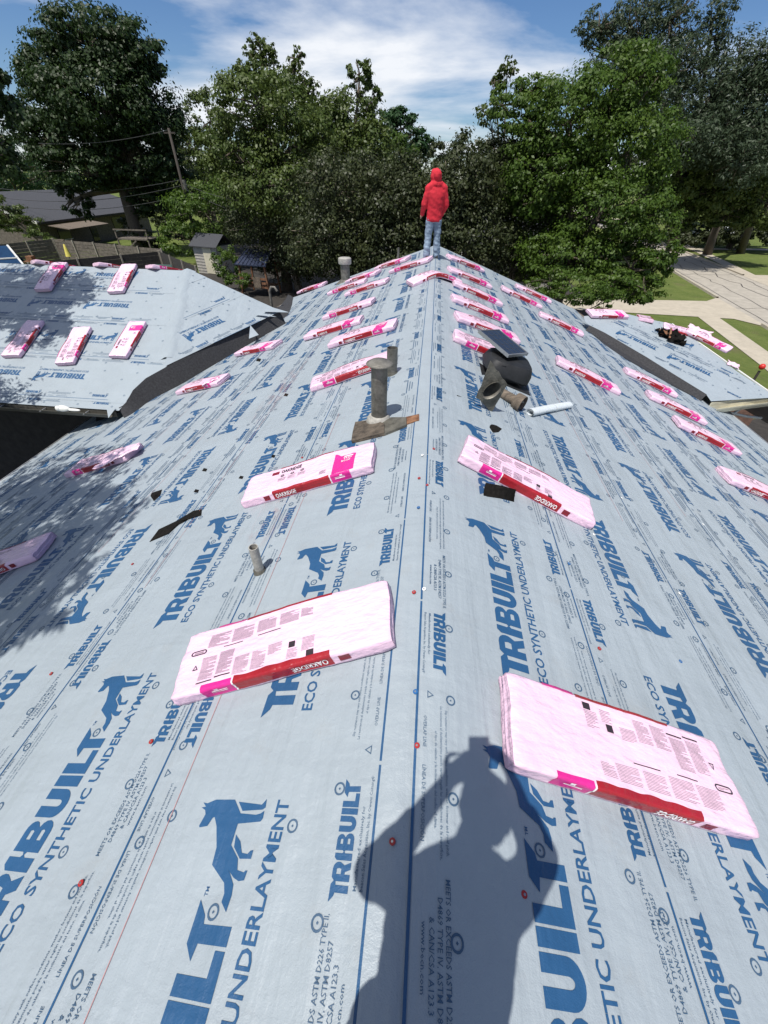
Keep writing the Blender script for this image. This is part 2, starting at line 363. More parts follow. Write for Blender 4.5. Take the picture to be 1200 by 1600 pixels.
# far side: footway, cross path, driveway
struct(flat_ribbon('pavement', [(28.6, 44.2), (30.2, 52), (31.8, 60), (34, 75), (38, 110)], 1.25, GZ + .024, M['walk']))
struct(flat_ribbon('pavement', [(25.5, 10), (27.0, 25), (28.3, 38.2)], 1.25, GZ + .024, M['walk']))
struct(strip('driveway', [(Ex(38) - .02, 38), (Ex(44.5) - .02, 44.8), (45, 47), (45, 40.5)], M['walk'], GZ + .028))
struct(flat_ribbon('pavement', [(31.5, 62.5), (40, 64), (70, 68)], 1.4, GZ + .032, M['walk']))
# bare yard, ground tone darkened to paint in the shade beside the house
struct(strip('yard', [(-16, -8), (-6.0, -8), (-6.0, 9.5), (-16, 9.5)], M['shade_soil'], GZ + .012))
struct(strip('yard', [(6.0, -8), (13.5, -8), (13.5, 15), (6.0, 12)], M['shade_soil'], GZ + .012))
struct(strip('yard', [(-24, 14.5), (9, 14.5), (12, 27), (9, 62), (-30, 66), (-19, 36), (-24, 27)], M['shade_soil'], GZ + .012))  # dark sheet painted in for the shade under the garden trees
# ------------------------------------------------------------------ printed lettering
_tc = {}
def text2d(s, size=1.0, bold=0.0, res=2, shear=0.0):
    k = (s, bold, res, shear)
    if k not in _tc:
        cu = bpy.data.curves.new('t', 'FONT'); cu.body = s; cu.size = 1; cu.offset = bold; cu.resolution_u = res; cu.shear = shear; cu.fill_mode = 'FRONT'
        ob = bpy.data.objects.new('t', cu); COL.objects.link(ob)
        bpy.context.view_layer.update()
        ev = ob.evaluated_get(bpy.context.evaluated_depsgraph_get()); me = ev.to_mesh()
        V = np.array([v.co[:2] for v in me.vertices]).reshape(-1, 2); F = [tuple(p.vertices) for p in me.polygons]
        ev.to_mesh_clear(); bpy.data.objects.remove(ob); bpy.data.curves.remove(cu)
        _tc[k] = (V, F)
    V, F = _tc[k]
    return V * size, F
def fit(s, length, cap, bold=0.0, res=2, shear=0.0):
    """text with given total length and cap height, origin at its left baseline"""
    V, F = text2d(s, 1, bold, res, shear); V = V.copy()
    if len(V) == 0: return V, F
    x0, x1 = V[:, 0].min(), V[:, 0].max(); V[:, 0] = (V[:, 0] - x0) / (x1 - x0) * length; V[:, 1] *= cap / .72
    return V, F
def poly(outer, holes=()):
    loops = [[Vector((x, y, 0)) for x, y in outer]] + [[Vector((x, y, 0)) for x, y in h] for h in holes]
    F = tessellate_polygon(loops); V = [(v.x, v.y) for l in loops for v in l]
    return np.array(V), [tuple(f) for f in F]
def joinf(parts):
    V = []; F = []; n = 0
    for v, f in parts: V.append(v); F += [tuple(i + n for i in q) for q in f]; n += len(v)
    return np.concatenate(V), F
def arc(cx, cy, rx, ry, a0, a1, n=7): return [(cx + rx * math.cos(R_(a0 + (a1 - a0) * i / (n - 1))), cy + ry * math.sin(R_(a0 + (a1 - a0) * i / (n - 1)))) for i in range(n)]
H = .135; ST = .040
def g_T(flip=1):
    p = [(0, 0), (.040, 0), (.038, .098), (.056, .103), (.088, .136), (-.004, .135), (-.036, .104), (-.001, .098)]
    if flip < 0: p = [(.04 - x, y) for x, y in reversed(p)]
    return poly(p)
def g_I(): return poly([(0, 0), (ST, 0), (ST, H), (0, H)])
def g_L(): return poly([(0, 0), (.092, 0), (.092, .033), (ST, .034), (ST, H), (0, H)])
def g_U(w_=.098):
    o = [(0, H), (0, .05)] + arc(.05, .05, .05, .05, 180, 270)[1:] + arc(w_ - .05, .05, .05, .05, 270, 360)[1:] + [(w_, H), (w_ - .037, H), (w_ - .037, .052)]
    o += arc(w_ / 2, .052, w_ / 2 - .037, .018, 0, -180, 9)[1:] + [(.037, H)]
    return poly(o)
def g_B(w_=.100):
    o = [(.0, 0), (w_ - .034, 0)] + arc(w_ - .034, .036, .034, .036, -90, 75)[1:] + arc(w_ - .040, .102, .034, .033, -50, 90)[1:] + [(0, H), (0, .078), (-.012, .068), (0, .058)]
    h1 = [(.036, .030), (.066, .030), (.070, .040), (.066, .050), (.036, .050)]; h2 = [(.036, .086), (.062, .086), (.066, .096), (.062, .106), (.036, .106)]
    return poly(o, [h1, h2])
def g_R(w_=.104):
    o = [(0, 0), (.037, 0), (.037, .040), (.050, .040), (.064, 0), (w_, 0), (.086, .050)] + arc(w_ - .040, .093, .040, .042, -35, 90)[0:] + [(.02, H), (0, .112)]
    h = [(.037, .070), (.066, .070), (.070, .086), (.066, .104), (.037, .104)]
    return poly(o, [h])
def g_i2(): return poly([(0, 0), (ST, 0), (ST, .056), (.050, .068), (ST, .080), (ST, H), (.016, H), (0, .116)])
DOG = [[(.334, .261), (.332, .243), (.344, .211), (.346, .131), (.307, .090), (.305, .028), (.309, .011), (.317, -.002), (.296, -.004), (.287, .002), (.278, .088), (.221, .088), (.189, .047), (.162, .037), (.158, .012), (.163, .007), (.163, 0), (.140, .003), (.137, .021), (.144, .043), (.164, .076), (.153, .060), (.128, .036), (.104, .031), (.068, .034), (.088, .060), (.107, .059), (.130, .071), (.169, .137), (.213, .142), (.269, .171), (.293, .191), (.291, .198), (.267, .209), (.262, .239), (.267, .243), (.300, .234), (.312, .242), (.319, .261), (.322, .244)],
       [(.340, .112), (.334, .015), (.342, .008), (.351, .001), (.326, -.003), (.320, .007), (.314, .085)],
       [(.249, .082), (.232, .057), (.204, .039), (.202, .017), (.211, .009), (.213, -.001), (.191, -.001), (.189, .040), (.217, .075)]]
def sh(g, dx): return (g[0] + np.array([dx, 0]), g[1])
WORD = joinf([sh(g_T(-1), -.590), sh(g_R(), -.530), sh(g_i2(), -.418), sh(g_B(), -.362), sh(g_U(), -.255), sh(g_I(), -.148), sh(g_L(), -.101), sh(g_T(), 0)])
DOGM = joinf([poly(p) for p in DOG])
ECO = fit('ECO SYNTHETIC UNDERLAYMENT', .965, .046, .020, 2); ECO = (ECO[0] + np.array([-.615, -.090]), ECO[1])
TMK = fit('TM', .022, .012, .01, 1); TMK = (TMK[0] + np.array([.096, .118]), TMK[1])
BIG = joinf([WORD, DOGM, ECO, TMK])
SMALL = ((WORD[0] - np.array([-.26, .0675])) * .415, WORD[1])
def ring(ro=.0195, ri=.0135, n=14):
    V = []; F = []
    for r in (ri, ro):
        for k in range(n): V.append((r * math.cos(2 * math.pi * k / n), r * math.sin(2 * math.pi * k / n)))
    F = [(k, n + k, n + (k + 1) % n, (k + 1) % n) for k in range(n)]
    d = .0042; V += [(d, 0), (0, d), (-d, 0), (0, -d)]; F.append((2 * n, 2 * n + 1, 2 * n + 2, 2 * n + 3))
    return np.array(V), F
RING = ring(); RING_LO = ring(n=8)
TRI = joinf([poly([(-.015, -.010), (.015, -.010), (0, .016)], [[(-.0095, -.007), (.0095, -.007), (0, .0095)]])])
def rect(x0, y0, x1, y1): return np.array([(x0, y0), (x1, y0), (x1, y1), (x0, y1)]), [(0, 1, 2, 3)]
def tx(s, x, y, length, cap, bold=.004):
    v, f = fit(s, length, cap, bold, 1); return v + np.array([x, y]), f
def fine_block(near):
    """the small print that goes with each small word mark (origin: middle of the mark)"""
    if near:
        p = [tx('Manufactured exclusively for', -.13, -.052, .20, .0105), tx('Beacon Sales Acquisition, Inc. by Owens Corning\u00ae', -.13, -.072, .285, .0105),
             tx('MEETS OR EXCEEDS ASTM D226 TYPE II,', -.515, .018, .335, .0155, .008), tx('D4869 TYPE IV, ASTM D8257', -.475, -.006, .245, .0155, .008), tx('& CAN/CSA A123.3', -.435, -.030, .165, .0155, .008), tx('www.becn.com', -.425, -.052, .125, .0125, .006),
             tx('OVERLAP LINE', .315, -.062, .105, .0125, .006), tx('L\u00cdNEA DE SUPERPOSICI\u00d3N', .475, -.062, .20, .0125, .006),
             tx('Slip resistance may vary with surface conditions, weather, footwear and roof pitch.', .28, .022, .42, .0095), tx('La resistencia al deslizamiento puede variar seg\u00fan las condiciones de la superficie,', .27, .002, .44, .0095),
             tx('el tipo de calzado y la inclinaci\u00f3n del techo, el clima.', .36, -.018, .28, .0095)]
    else:
        p = [rect(-.13, -.052, .07, -.046), rect(-.13, -.072, .155, -.066), rect(-.51, .018, -.19, .027), rect(-.47, -.006, -.24, .002), rect(-.43, -.03, -.27, -.022), rect(.31, -.06, .41, -.053), rect(.47, -.06, .67, -.053),
             rect(.28, .022, .70, .027), rect(.27, .002, .71, .007), rect(.36, -.018, .64, -.013)]
    t = (TRI[0] + np.array([.235, -.04]), TRI[1])
    return joinf(p + [t])
FINE_N = fine_block(True); FINE_F = fine_block(False)
P_ = 1.265                                     # repeat of the print along a roll
class Acc:
    def __init__(s): s.V = []; s.F = []; s.n = 0; s.single = []
    def add(s, V3, F, single=False):
        if single: s.single.append((V3, F)); return
        s.V.append(V3); s.F += [tuple(i + s.n for i in f) for f in F]; s.n += len(V3)
    def build(s, name, mat_, par):
        for V3, F in s.single: mesh('printed_word_mark', V3, F, mat_, par)
        if s.n: return mesh(name, np.concatenate(s.V), s.F, mat_, par, kind='stuff')
def print_roll(fn, chir, w_, t0, t1, d, ph, phA, phB, big, fine, inside=None, seed=0, red=True, line0=True, marks=True):
    """fn(c, t) -> points; prints one roll of width w_ from t0 to t1 (c across the roll, t along it)"""
    rnd = random.Random(seed)
    def put(acc, g, c0, t, dd, single=False):
        V, F = g; up = chir * dd
        c = c0 + up * V[:, 1]; tt = t + dd * V[:, 0]
        if inside is not None:
            if not all(inside(a, b) for a, b in ((c.min(), tt.min()), (c.max(), tt.min()), (c.min(), tt.max()), (c.max(), tt.max()))): return
        elif tt.min() < t0 or tt.max() > t1: return
        acc.add(fn(c, tt), F, single)
    up = chir * d; ph %= P_; phA %= P_; phB %= P_
    k0 = int(math.floor((t0 - 2) / P_)); k1 = int(math.ceil((t1 + 2) / P_))
    for k in range(k0, k1):
        put(big, BIG, w_ / 2 - .06 * up, ph + k * P_, d, True)
        for c0, dd, pp in ((.088, chir, phA), (w_ - .082, -chir, phB)):
            tcen = pp + k * P_; put(big, SMALL, c0, tcen, dd)
            pt = fn(np.array([c0]), np.array([tcen]))[0]
            near = np.linalg.norm(pt - CC) < 4.3
            put(fine, FINE_N if near else FINE_F, c0, tcen, dd)
        if line0:
            for a in (0,):
                ta = max(t0, phA + k * P_ + .2); tb = min(t1, phA + (k + 1) * P_ + .188)
                if tb - ta > .05:
                    n = max(2, int((tb - ta) / .3)); tt = np.linspace(ta, tb, n); hw = .0042
                    if inside is None or (inside(0, ta) and inside(0, tb)):
                        V = np.concatenate([fn(np.full(n, .0 - hw), tt), fn(np.full(n, hw), tt)])
                        big.add(V, [(i, i + 1, n + i + 1, n + i) for i in range(n - 1)])
    if marks:
        for c0, sp, off in ((.135, P_ / 4, .08), (w_ - .055, P_ / 4, .22), (w_ - .145, P_ / 2, .30), (w_ / 2 - .18 * up, P_ / 2, ph + .28), (w_ / 2 + .02 * up, P_, ph + .065)):
            t = t0 + ((off - t0) % sp)
            while t < t1:
                if inside is None or inside(c0, t):
                    pt = fn(np.array([c0]), np.array([t]))[0]
                    put(fine, RING if np.linalg.norm(pt - CC) < 4 else RING_LO, c0 + rnd.uniform(-.004, .004), t, 1)
                t += sp
# ------------------------------------------------------------------ the house and its roof
house = thing('house', 'low gabled house whose roof is covered in printed blue grey underlayment', 'house')
def wob(x, y): return .0016 * np.sin(3.1 * x + 1.7 * y) + .0011 * np.sin(5.3 * y - 2.2 * x + 1) + .0022 * np.sin(.9 * y + .6 * x)
def roofP(u, v, off=0.0):
    """u signed distance down the slope (left negative), v along the ridge"""
    u = np.asarray(u, float); v = np.asarray(v, float); x = u * CS
    rr = np.sqrt(x * x + .03 ** 2); z = -TS * (rr - .03) + wob(x, v); sg = x / rr
    return np.stack([x + sg * SS * off, v + 0 * x, z + (CS + (1 - CS) * (1 - abs(sg))) * off], -1)
V0, V1 = -4.5, 13.42
def sheet(name, fn, c0, c1, t0, t1, dc=.12, dt=.25, par=house):
    nc = max(2, int((c1 - c0) / dc) + 1); ntt = max(2, int((t1 - t0) / dt) + 1)
    c = np.linspace(c0, c1, nc); t = np.linspace(t0, t1, ntt); Cg, Tg = np.meshgrid(c, t, indexing='ij')
    V = fn(Cg.ravel(), Tg.ravel()); F = [(i * ntt + j, i * ntt + j + 1, (i + 1) * ntt + j + 1, (i + 1) * ntt + j) for i in range(nc - 1) for j in range(ntt - 1)]
    o = mesh(name, V, F, M['sheet'], par, smooth=True)
    return o
def left_end(c):   # how far along the ridge the left slope shows at distance c down from the ridge
    return V1 if c < 4.45 else 6.9 + (6.85 - c) * 1.85 + .5
def right_end(c): return V1 if c < 4.0 else 9.1 + (6.75 - c) * 1.05 + .5
Ldir = [1, 1, -1, 1, -1, 1, -1, 1]; Lph = [.01, .53, .355, .85, .2, .6, 1.0, .3]
Rdir = [1, -1, 1, -1, 1, -1, 1, 1]; Rph = [.25, .50, .74, .2, .95, .45, .1, .7]
EAVE = 6.90
for side in (-1, 1):
    edges = ([.12, 1.05, 1.98, 2.90, 3.83, 4.76, 5.69, 6.60] if side < 0 else [0, .915, 1.80, 2.71, 3.63, 4.54, 5.46, 6.38])
    end = left_end if side < 0 else right_end
    dirs, phs = (Ldir, Lph) if side < 0 else (Rdir, Rph)
    for k, e in enumerate(edges):
        e2 = edges[k + 1] if k + 1 < len(edges) else e + .92
        wv = e2 - e
        c0 = -.07 if k else (-.035 if side < 0 else -.115); c1 = min(wv - .030, EAVE - e)
        def fn(c, t, e=e, wv=wv, lift=0.0):
            c = np.asarray(c, float)
            off = .002 + .0060 * np.clip(c / wv, -.1, 1.05) + lift + (.004 if (side > 0 and e == 0) else 0)
            return roofP(side * (c + e), t, off)
        nseg = 10
        tend = end(e)
        o = sheet('underlayment_sheet', fn, c0, c1 + .012, V0, tend)
        big, fine = Acc(), Acc()
        fp = lambda c, t, fn=fn: fn(c, t, lift=.0016)
        ins = None
        if k == len(edges) - 1: ins = lambda c, t, m=EAVE - e - .02: c < m and c > -.2 and V0 < t < tend
        print_roll(fp, -side, wv, V0, tend, dirs[k], phs[k], (.28 if side < 0 else .95) + k * .41, (.67 if side < 0 else .50) + k * .29, big, fine, inside=ins, seed=k + side * 10)
        big.build('printed_small_marks', M['ink'], o); fine.build('printed_small_text', M['ink_fine'], o)
# chalk lines snapped along the courses
M['chalk'] = mat('red_chalk', (.42, .16, .15), .9, var=.3, vscale=30)
for uu, a, b in ((.755, V0, 9), (-.905, V0, 3.5), (-1.90, 1.5, 9), (-2.75, 2, 10), (1.66, 2.5, 11), (2.55, 3, 11), (-3.7, 4, 11)):
    t = np.linspace(a, b, 40); hw = .0011
    V = np.concatenate([roofP(np.full(40, uu - hw), t, .0105), roofP(np.full(40, uu + hw), t, .0105)])
    mesh('chalk_line', V, [(i, i + 1, 41 + i, 40 + i) for i in range(39)], M['chalk'], house)
# red chalk dust rubbed into the sheet
def smear_mat():
    m = bpy.data.materials.new('chalk_dust'); m.use_nodes = True; t = m.node_tree; b = t.nodes['Principled BSDF']
    b.inputs['Base Color'].default_value = (.45, .22, .21, 1); b.inputs['Roughness'].default_value = .9
    tcn = N(t, 'ShaderNodeTexCoord'); n1 = N(t, 'ShaderNodeTexNoise'); n1.inputs['Scale'].default_value = 9; n1.inputs['Detail'].default_value = 9; n1.inputs['Roughness'].default_value = .75
    mpn = N(t, 'ShaderNodeMapping'); mpn.inputs['Scale'].default_value = (1.6, .5, 1)
    t.links.new(tcn.outputs['Object'], mpn.inputs[0]); t.links.new(mpn.outputs[0], n1.inputs['Vector'])
    at = N(t, 'ShaderNodeAttribute'); at.attribute_name = 'fade'
    mr = N(t, 'ShaderNodeMapRange'); mr.inputs[1].default_value = .48; mr.inputs[2].default_value = .72; mr.inputs[4].default_value = .62
    ml = N(t, 'ShaderNodeMath', operation='MULTIPLY')
    t.links.new(n1.outputs[0], mr.inputs[0]); t.links.new(mr.outputs[0], ml.inputs[0]); t.links.new(at.outputs['Fac'], ml.inputs[1]); t.links.new(ml.outputs[0], b.inputs['Alpha'])
    return m
M['smear'] = smear_mat()
def smear(u0, v0, ru, rv):
    n = 12; V = []; fd = []; F = []
    for i in range(n):
        for j in range(n):
            a = i / (n - 1) * 2 - 1; b = j / (n - 1) * 2 - 1
            V.append(roofP(u0 + a * ru, v0 + b * rv, .0115)); fd.append(max(0, 1 - math.hypot(a, b)))
    F = [(i * n + j, i * n + j + 1, (i + 1) * n + j + 1, (i + 1) * n + j) for i in range(n - 1) for j in range(n - 1)]
    o = mesh('chalk_smear', V, F, M['smear'], house); at = o.data.attributes.new('fade', 'FLOAT', 'POINT'); at.data.foreach_set('value', fd)
for px, py, ru, rv in ((425, 810, .22, .35), (440, 612, .22, 1.2), (420, 760, .3, .3)):
    p = onL(px, py); smear(-abs(p[0]) / CS, p[1], ru, rv)
# cap nails driven through the sheets
def cap_nail(px, py, m, r=.0098):
    left = px < 655 - (py - 1150) * .045
    p = onL(px, py) if left else onR(px, py); n = NL if left else NR
    a = np.array([0, 1.0, 0]); b = np.cross(n, a)
    q = roofP(p[0] / CS, p[1], .0085)
    mb = MB().lathe(q, [(0, .0022), (r * .92, .0020), (r, .001), (r, -.002)], 14, (a, b, n))
    o = mb.build('cap_nail', M[m], house); MB().lathe(q, [(0, .0034), (.0035, .0032), (.004, .002)], 8, (a, b, n)).build('nail_head', M['steel'], o)
for px, py, m in ((614, 1317, 'capred'), (815, 1399, 'capred'), (651, 1166, 'capred'), (239, 1161, 'capred'), (131, 1381, 'capred'), (83, 1055, 'capred'), (934, 1016, 'capred'), (655, 750, 'capred'), (647, 929, 'capred'), (667, 759, 'capred'), (677, 704, 'capred'),
                  (649, 1083, 'capblue'), (1060, 1036, 'capblue'), (654, 796, 'capblue'), (887, 884, 'capblue'), (662, 922, 'capwhite'), (1059, 930, 'capwhite'), (660, 714, 'capwhite'), (970, 780, 'capwhite'), (1097, 821, 'capwhite'), (926, 838, 'capwhite'), (209, 884, 'capred'), (473, 718, 'capred'), (600, 655, 'capred')):
    cap_nail(px, py, m)
# gable end, deck edge, fascia, walls
V1d = V1 - .03
def plank(name, pts, th, mat_, par=house, n=(0, 0, 1)):
    pts = [np.asarray(p, float) for p in pts]; n = np.asarray(n, float) * th; k = len(pts)
    return mesh(name, pts + [p - n for p in pts], [tuple(range(k)), tuple(reversed(range(k, 2 * k)))] + [(i, k + i, k + (i + 1) % k, (i + 1) % k) for i in range(k)], mat_, par)
for sd in (-1, 1):
    a = roofP(0, V0, -.006); b = roofP(sd * (EAVE - .02), V0, -.006); c = roofP(sd * (EAVE - .02), 9.0, -.006); d = roofP(sd * 4.6, V1d, -.006); e = roofP(0, V1d, -.006)
    plank('roof_deck', [a, e, d, c, b] if sd < 0 else [a, b, c, d, e], .02, M['oldwood'], n=(NL if sd < 0 else NR))
    e0 = roofP(sd * EAVE, V0, 0); e1 = roofP(sd * EAVE, 7.0 if sd < 0 else 9.1, 0)
    MB().bar(e0 + (sd * .012, 0, -.075), e1 + (sd * .012, 0, -.075), .022, .15).build('fascia', M['white'], house)
    MB().bar(e0 + (sd * .03, 0, .003), e1 + (sd * .03, 0, .003), .018, .012).build('drip_edge', M['alu'], house)
    MB().box((sd * 5.9, 1.6, -3.7), (.2, 12.6, 2.6)).build('wall', M['brick'], house)
MB().bar(roofP(-4.5, V1, -.06), roofP(0, V1, -.06), .02, .1).build('barge_board', M['white'], house)
MB().bar(roofP(0, V1, -.06), roofP(4.2, V1, -.06), .02, .1).build('barge_board', M['white'], house)
mesh('gable_wall', [(-4.3, V1 - .3, GZ), (4.0, V1 - .3, GZ), (4.0, V1 - .3, -1.48), (0, V1 - .3, -.06), (-4.3, V1 - .3, -1.58)], [(0, 1, 2, 3, 4)], M['wall'], house)
mesh('wall', [(-5.9, -4.7, GZ), (5.9, -4.7, GZ), (5.9, -4.7, -2.2), (0, -4.7, -.1), (-5.9, -4.7, -2.2)], [(0, 1, 2, 3, 4)], M['brick'], house)
# soffit shadow side of left eave and loose window of the wall
MB().box((-6.0, 3.0, -3.6), (.05, 1.5, 1.2)).build('window', M['glass'], house)
# ------------------------------------------------------------------ left wing of the house
KW = .35; AW = math.atan(KW)
WS = .84
def SC(*P): return CC + (np.asarray(P, float) - CC) * WS          # the wing stands nearer and a step higher than the main slope
WN = np.array([0, -math.sin(AW), math.cos(AW)]); WE = SC(0, 6.95, -2.28)
def onW(px, py, off=0.0): return hit(px, py, WE + WN * off, WN)
def wingP(c, t, off=0.0):
    c = np.asarray(c, float); t = np.asarray(t, float)
    return np.stack([t, WE[1] + c * math.cos(AW) - math.sin(AW) * off + 0 * t, WE[2] + c * math.sin(AW) + math.cos(AW) * off + wob(t, c)], -1)
pA = SC(-6.63, 11.78, -.565); pB = SC(-5.73, 8.21, -1.82); pD = SC(-4.02, 11.25, -1.37)
cB = (pB[1] - WE[1]) / math.cos(AW); cA = (pA[1] - WE[1]) / math.cos(AW)
_e = [onW(*q) for q in ((190, 637), (199, 628), (208, 611), (228, 592), (262, 573))]
WC = [(p[1] - WE[1]) / math.cos(AW) for p in _e] + [cA]; WX = [p[0] for p in _e] + [pA[0]]
WC[0] = min(WC[0], 0)
def wing_end(c):
    return np.interp(c, WC, WX)
XL = -13.5
WP = 1.085; wedges = [-.878, .207, 1.292, 2.377, 3.462]
WPH = [-5.59, -5.26, -5.71, -5.77]
for k, e in enumerate(wedges):
    c1 = min(e + WP, cA)
    c0 = e - .06 if k else -.02
    def fn(c, t, e=e, lift=0.0):
        return wingP(c, t, .003 + .003 * np.clip(1 - (np.asarray(c) - e) / WP, 0, 1.1) + lift)
    nc, ntt = 8, 40; cs = np.linspace(c0, c1, nc); V = []
    for c in cs: V.append(fn(np.full(ntt, c), np.linspace(XL, wing_end(c) - .01, ntt)))
    o = mesh('underlayment_sheet', np.concatenate(V), [(i * ntt + j, i * ntt + j + 1, (i + 1) * ntt + j + 1, (i + 1) * ntt + j) for i in range(nc - 1) for j in range(ntt - 1)], M['sheet'], house, smooth=True)
    big, fine = Acc(), Acc()
    ins = lambda c, t, e=e, c1=c1: .01 < (e + c) < c1 + .02 and XL < t < wing_end(e + c) - .03
    print_roll(lambda c, t, fn=fn, e=e: fn(np.asarray(c) + e, t, lift=.0016), 1, WP, XL, -4.0, [1, -1, 1, -1, 1][k], [.2, WPH[0], WPH[1], WPH[2], WPH[3]][k], .3 + .3 * k, .7 + .2 * k, big, fine, inside=ins, seed=40 + k)
    big.build('printed_small_marks', M['ink'], o); fine.build('printed_small_text', M['ink_fine'], o)
# hip face towards the main roof
et = (pD - pB); LBD = np.linalg.norm(et); et /= LBD
hn = np.cross(pD - pB, pA - pB); hn /= np.linalg.norm(hn)
if hn[2] < 0: hn = -hn
ec = np.cross(hn, et); hA = (pA - pB) @ ec; tA = (pA - pB) @ et
def hipP(c, t, off=0.0):
    c = np.asarray(c, float); t = np.asarray(t, float)
    return pB + c[..., None] * ec + t[..., None] * et + (off + wob(t * 2, c * 3))[..., None] * hn if np.ndim(off) else pB + c[..., None] * ec + t[..., None] * et + (off + wob(t * 2, c * 3))[..., None] * hn
def hip_rng(c): f = c / hA; return tA * f, LBD + (tA - LBD) * f
for k in range(3):
    e = k * .93
    if e > hA - .05: break
    c1 = min(e + .93, hA - .01); cs = np.linspace(max(0, e - .05), c1, 6); V = []; ntt = 14
    for c in cs:
        a, b = hip_rng(c); V.append(hipP(np.full(ntt, c), np.linspace(a - .03, b + .02, ntt), .012 + .003 * (1 - (c - e) / .93)))
    o = mesh('underlayment_sheet', np.concatenate(V), [(i * ntt + j, i * ntt + j + 1, (i + 1) * ntt + j + 1, (i + 1) * ntt + j) for i in range(5) for j in range(ntt - 1)], M['sheet'], house, smooth=True)
    big, fine = Acc(), Acc()
    def ins(c, t, e=e, c1=c1):
        a, b = hip_rng(min(max(e + c, 0), hA)); return 0 <= e + c < c1 + .03 and a - .02 < t < b
    print_roll(lambda c, t, e=e: hipP(np.asarray(c, float) + e, t, .0172), 1, .93, -.2, LBD, -1, [1.12, 1.3, 1.5][k], .9, .35, big, fine, inside=ins, seed=60 + k)
    big.build('printed_small_marks', M['ink'], o); fine.build('printed_small_text', M['ink_fine'], o)
# folded edge of sheet along the hip, back slope, deck, walls, gutter
def crease(name, a, b, wd, seed):
    rnd = random.Random(seed); n = 16; V = []
    d = (b - a); L_ = np.linalg.norm(d); d /= L_; s_ = np.cross((0, 0, 1.0), d); s_ /= np.linalg.norm(s_)
    for i in range(n):
        p = a + (b - a) * i / (n - 1)
        for q, zz in ((-wd, -.5 * wd * .3), (-wd * .4, .012), (0, .03), (wd * .4, .014), (wd, -.5 * wd * .3)):
            V.append(p + s_ * (q * (1 + rnd.uniform(-.15, .15))) + np.array([0, 0, zz + rnd.uniform(-.006, .010)]))
    return mesh(name, V, [(i * 5 + k, i * 5 + k + 1, (i + 1) * 5 + k + 1, (i + 1) * 5 + k) for i in range(n - 1) for k in range(4)], M['sheet'], house, smooth=True)
crease('hip_strip', pB * .93 + pA * .07, pA + (0, 0, .0), .16, 3)
mesh('underlayment_sheet', [(XL, pA[1] + .02, pA[2] - .02), pA + (0, .01, -.01), (pA[0], pA[1] + 3, pA[2] - 1.6), (XL, pA[1] + 3, pA[2] - 1.6)], [(0, 1, 2, 3)], M['sheet'], house)
mesh('underlayment_sheet', [pA + (0, .0, -.012), pD + (0, 0, -.012), pD + (-.6, 1.2, -.9), (pA[0], pA[1] + 3, pA[2] - 1.62)], [(0, 1, 2, 3)], M['sheet'], house)
MB().bar((XL, WE[1], WE[2] - .08), (wing_end(0) - .1, WE[1], WE[2] - .08), .022, .11).build('fascia', M['gutter_dark'], house)
MB().box((-9.5, 7.6, -3.2), (7.0, .2, 3.6)).build('wall', M['fence_dark'], house)  # near-black wall colour paints in the deep shade under the wing eave
def gutter(name, a, b, par, matx, wd=.12, ht=.10, th=.006):
    a = np.asarray(a, float); b = np.asarray(b, float); d = (b - a) / np.linalg.norm(b - a); s_ = np.cross(d, (0, 0, 1.0))
    pr = [(0, 0), (0, -ht), (wd * .8, -ht), (wd, -ht * .35), (wd, 0), (wd + .012, .004), (wd + .012, -.012), (wd + th, -ht * .4), (wd * .8, -ht - th), (-th, -ht - th), (-th, 0)]
    V = [p + s_ * x + np.array([0, 0, z]) for p in (a, b) for x, z in pr]; k = len(pr)
    return mesh(name, V, [(i, i + 1, k + i + 1, k + i) for i in range(k - 1)] + [tuple(range(k)), tuple(range(2 * k - 1, k - 1, -1))], matx, par)
gutter('gutter', (XL, WE[1] - .02, WE[2] - .03), (wing_end(0) - .15, WE[1] - .02, WE[2] - .03), house, M['gutter_dark'], .10, .07)
for x in np.arange(-13, -5.2, .8): MB().box((x, WE[1] - .08, WE[2] - .045), (.02, .15, .012)).build('gutter_strap', M['alu'], house)
# black membrane in the left valley
def valley(name, rows, par=house):
    V = []; n = 5
    for up, lo in rows:
        up = np.asarray(up, float); lo = np.asarray(lo, float)
        for k in range(n):
            f = k / (n - 1); V.append(up * (1 - f) + lo * f + np.array([0, 0, -.004 * math.sin(math.pi * f) + .003 * math.sin(7 * f + 3 * len(V))]))
    o = mesh(name, V, [(i * n + k, i * n + k + 1, (i + 1) * n + k + 1, (i + 1) * n + k) for i in range(len(rows) - 1) for k in range(n - 1)], M['membrane'], par, smooth=True)
    return o
def onHip(px, py, off=.03): return hit(px, py, pB + hn * off, hn)
m_off = .026
vu = [(150, 648), (178, 632), (196, 620), (206, 604), (226, 586), (260, 566), (298, 546), (338, 526), (383, 503), (420, 484), (438, 478), (446, 468), (450, 460)]
vl = [(150, 659), (180, 647), (206, 632), (226, 620), (258, 602), (300, 578), (335, 559), (370, 541), (402, 524), (428, 508), (450, 492), (456, 476), (458, 464)]
valley('valley_membrane', [(onL(*a_, m_off), onL(*b_, m_off)) for a_, b_ in zip(vu, vl)])
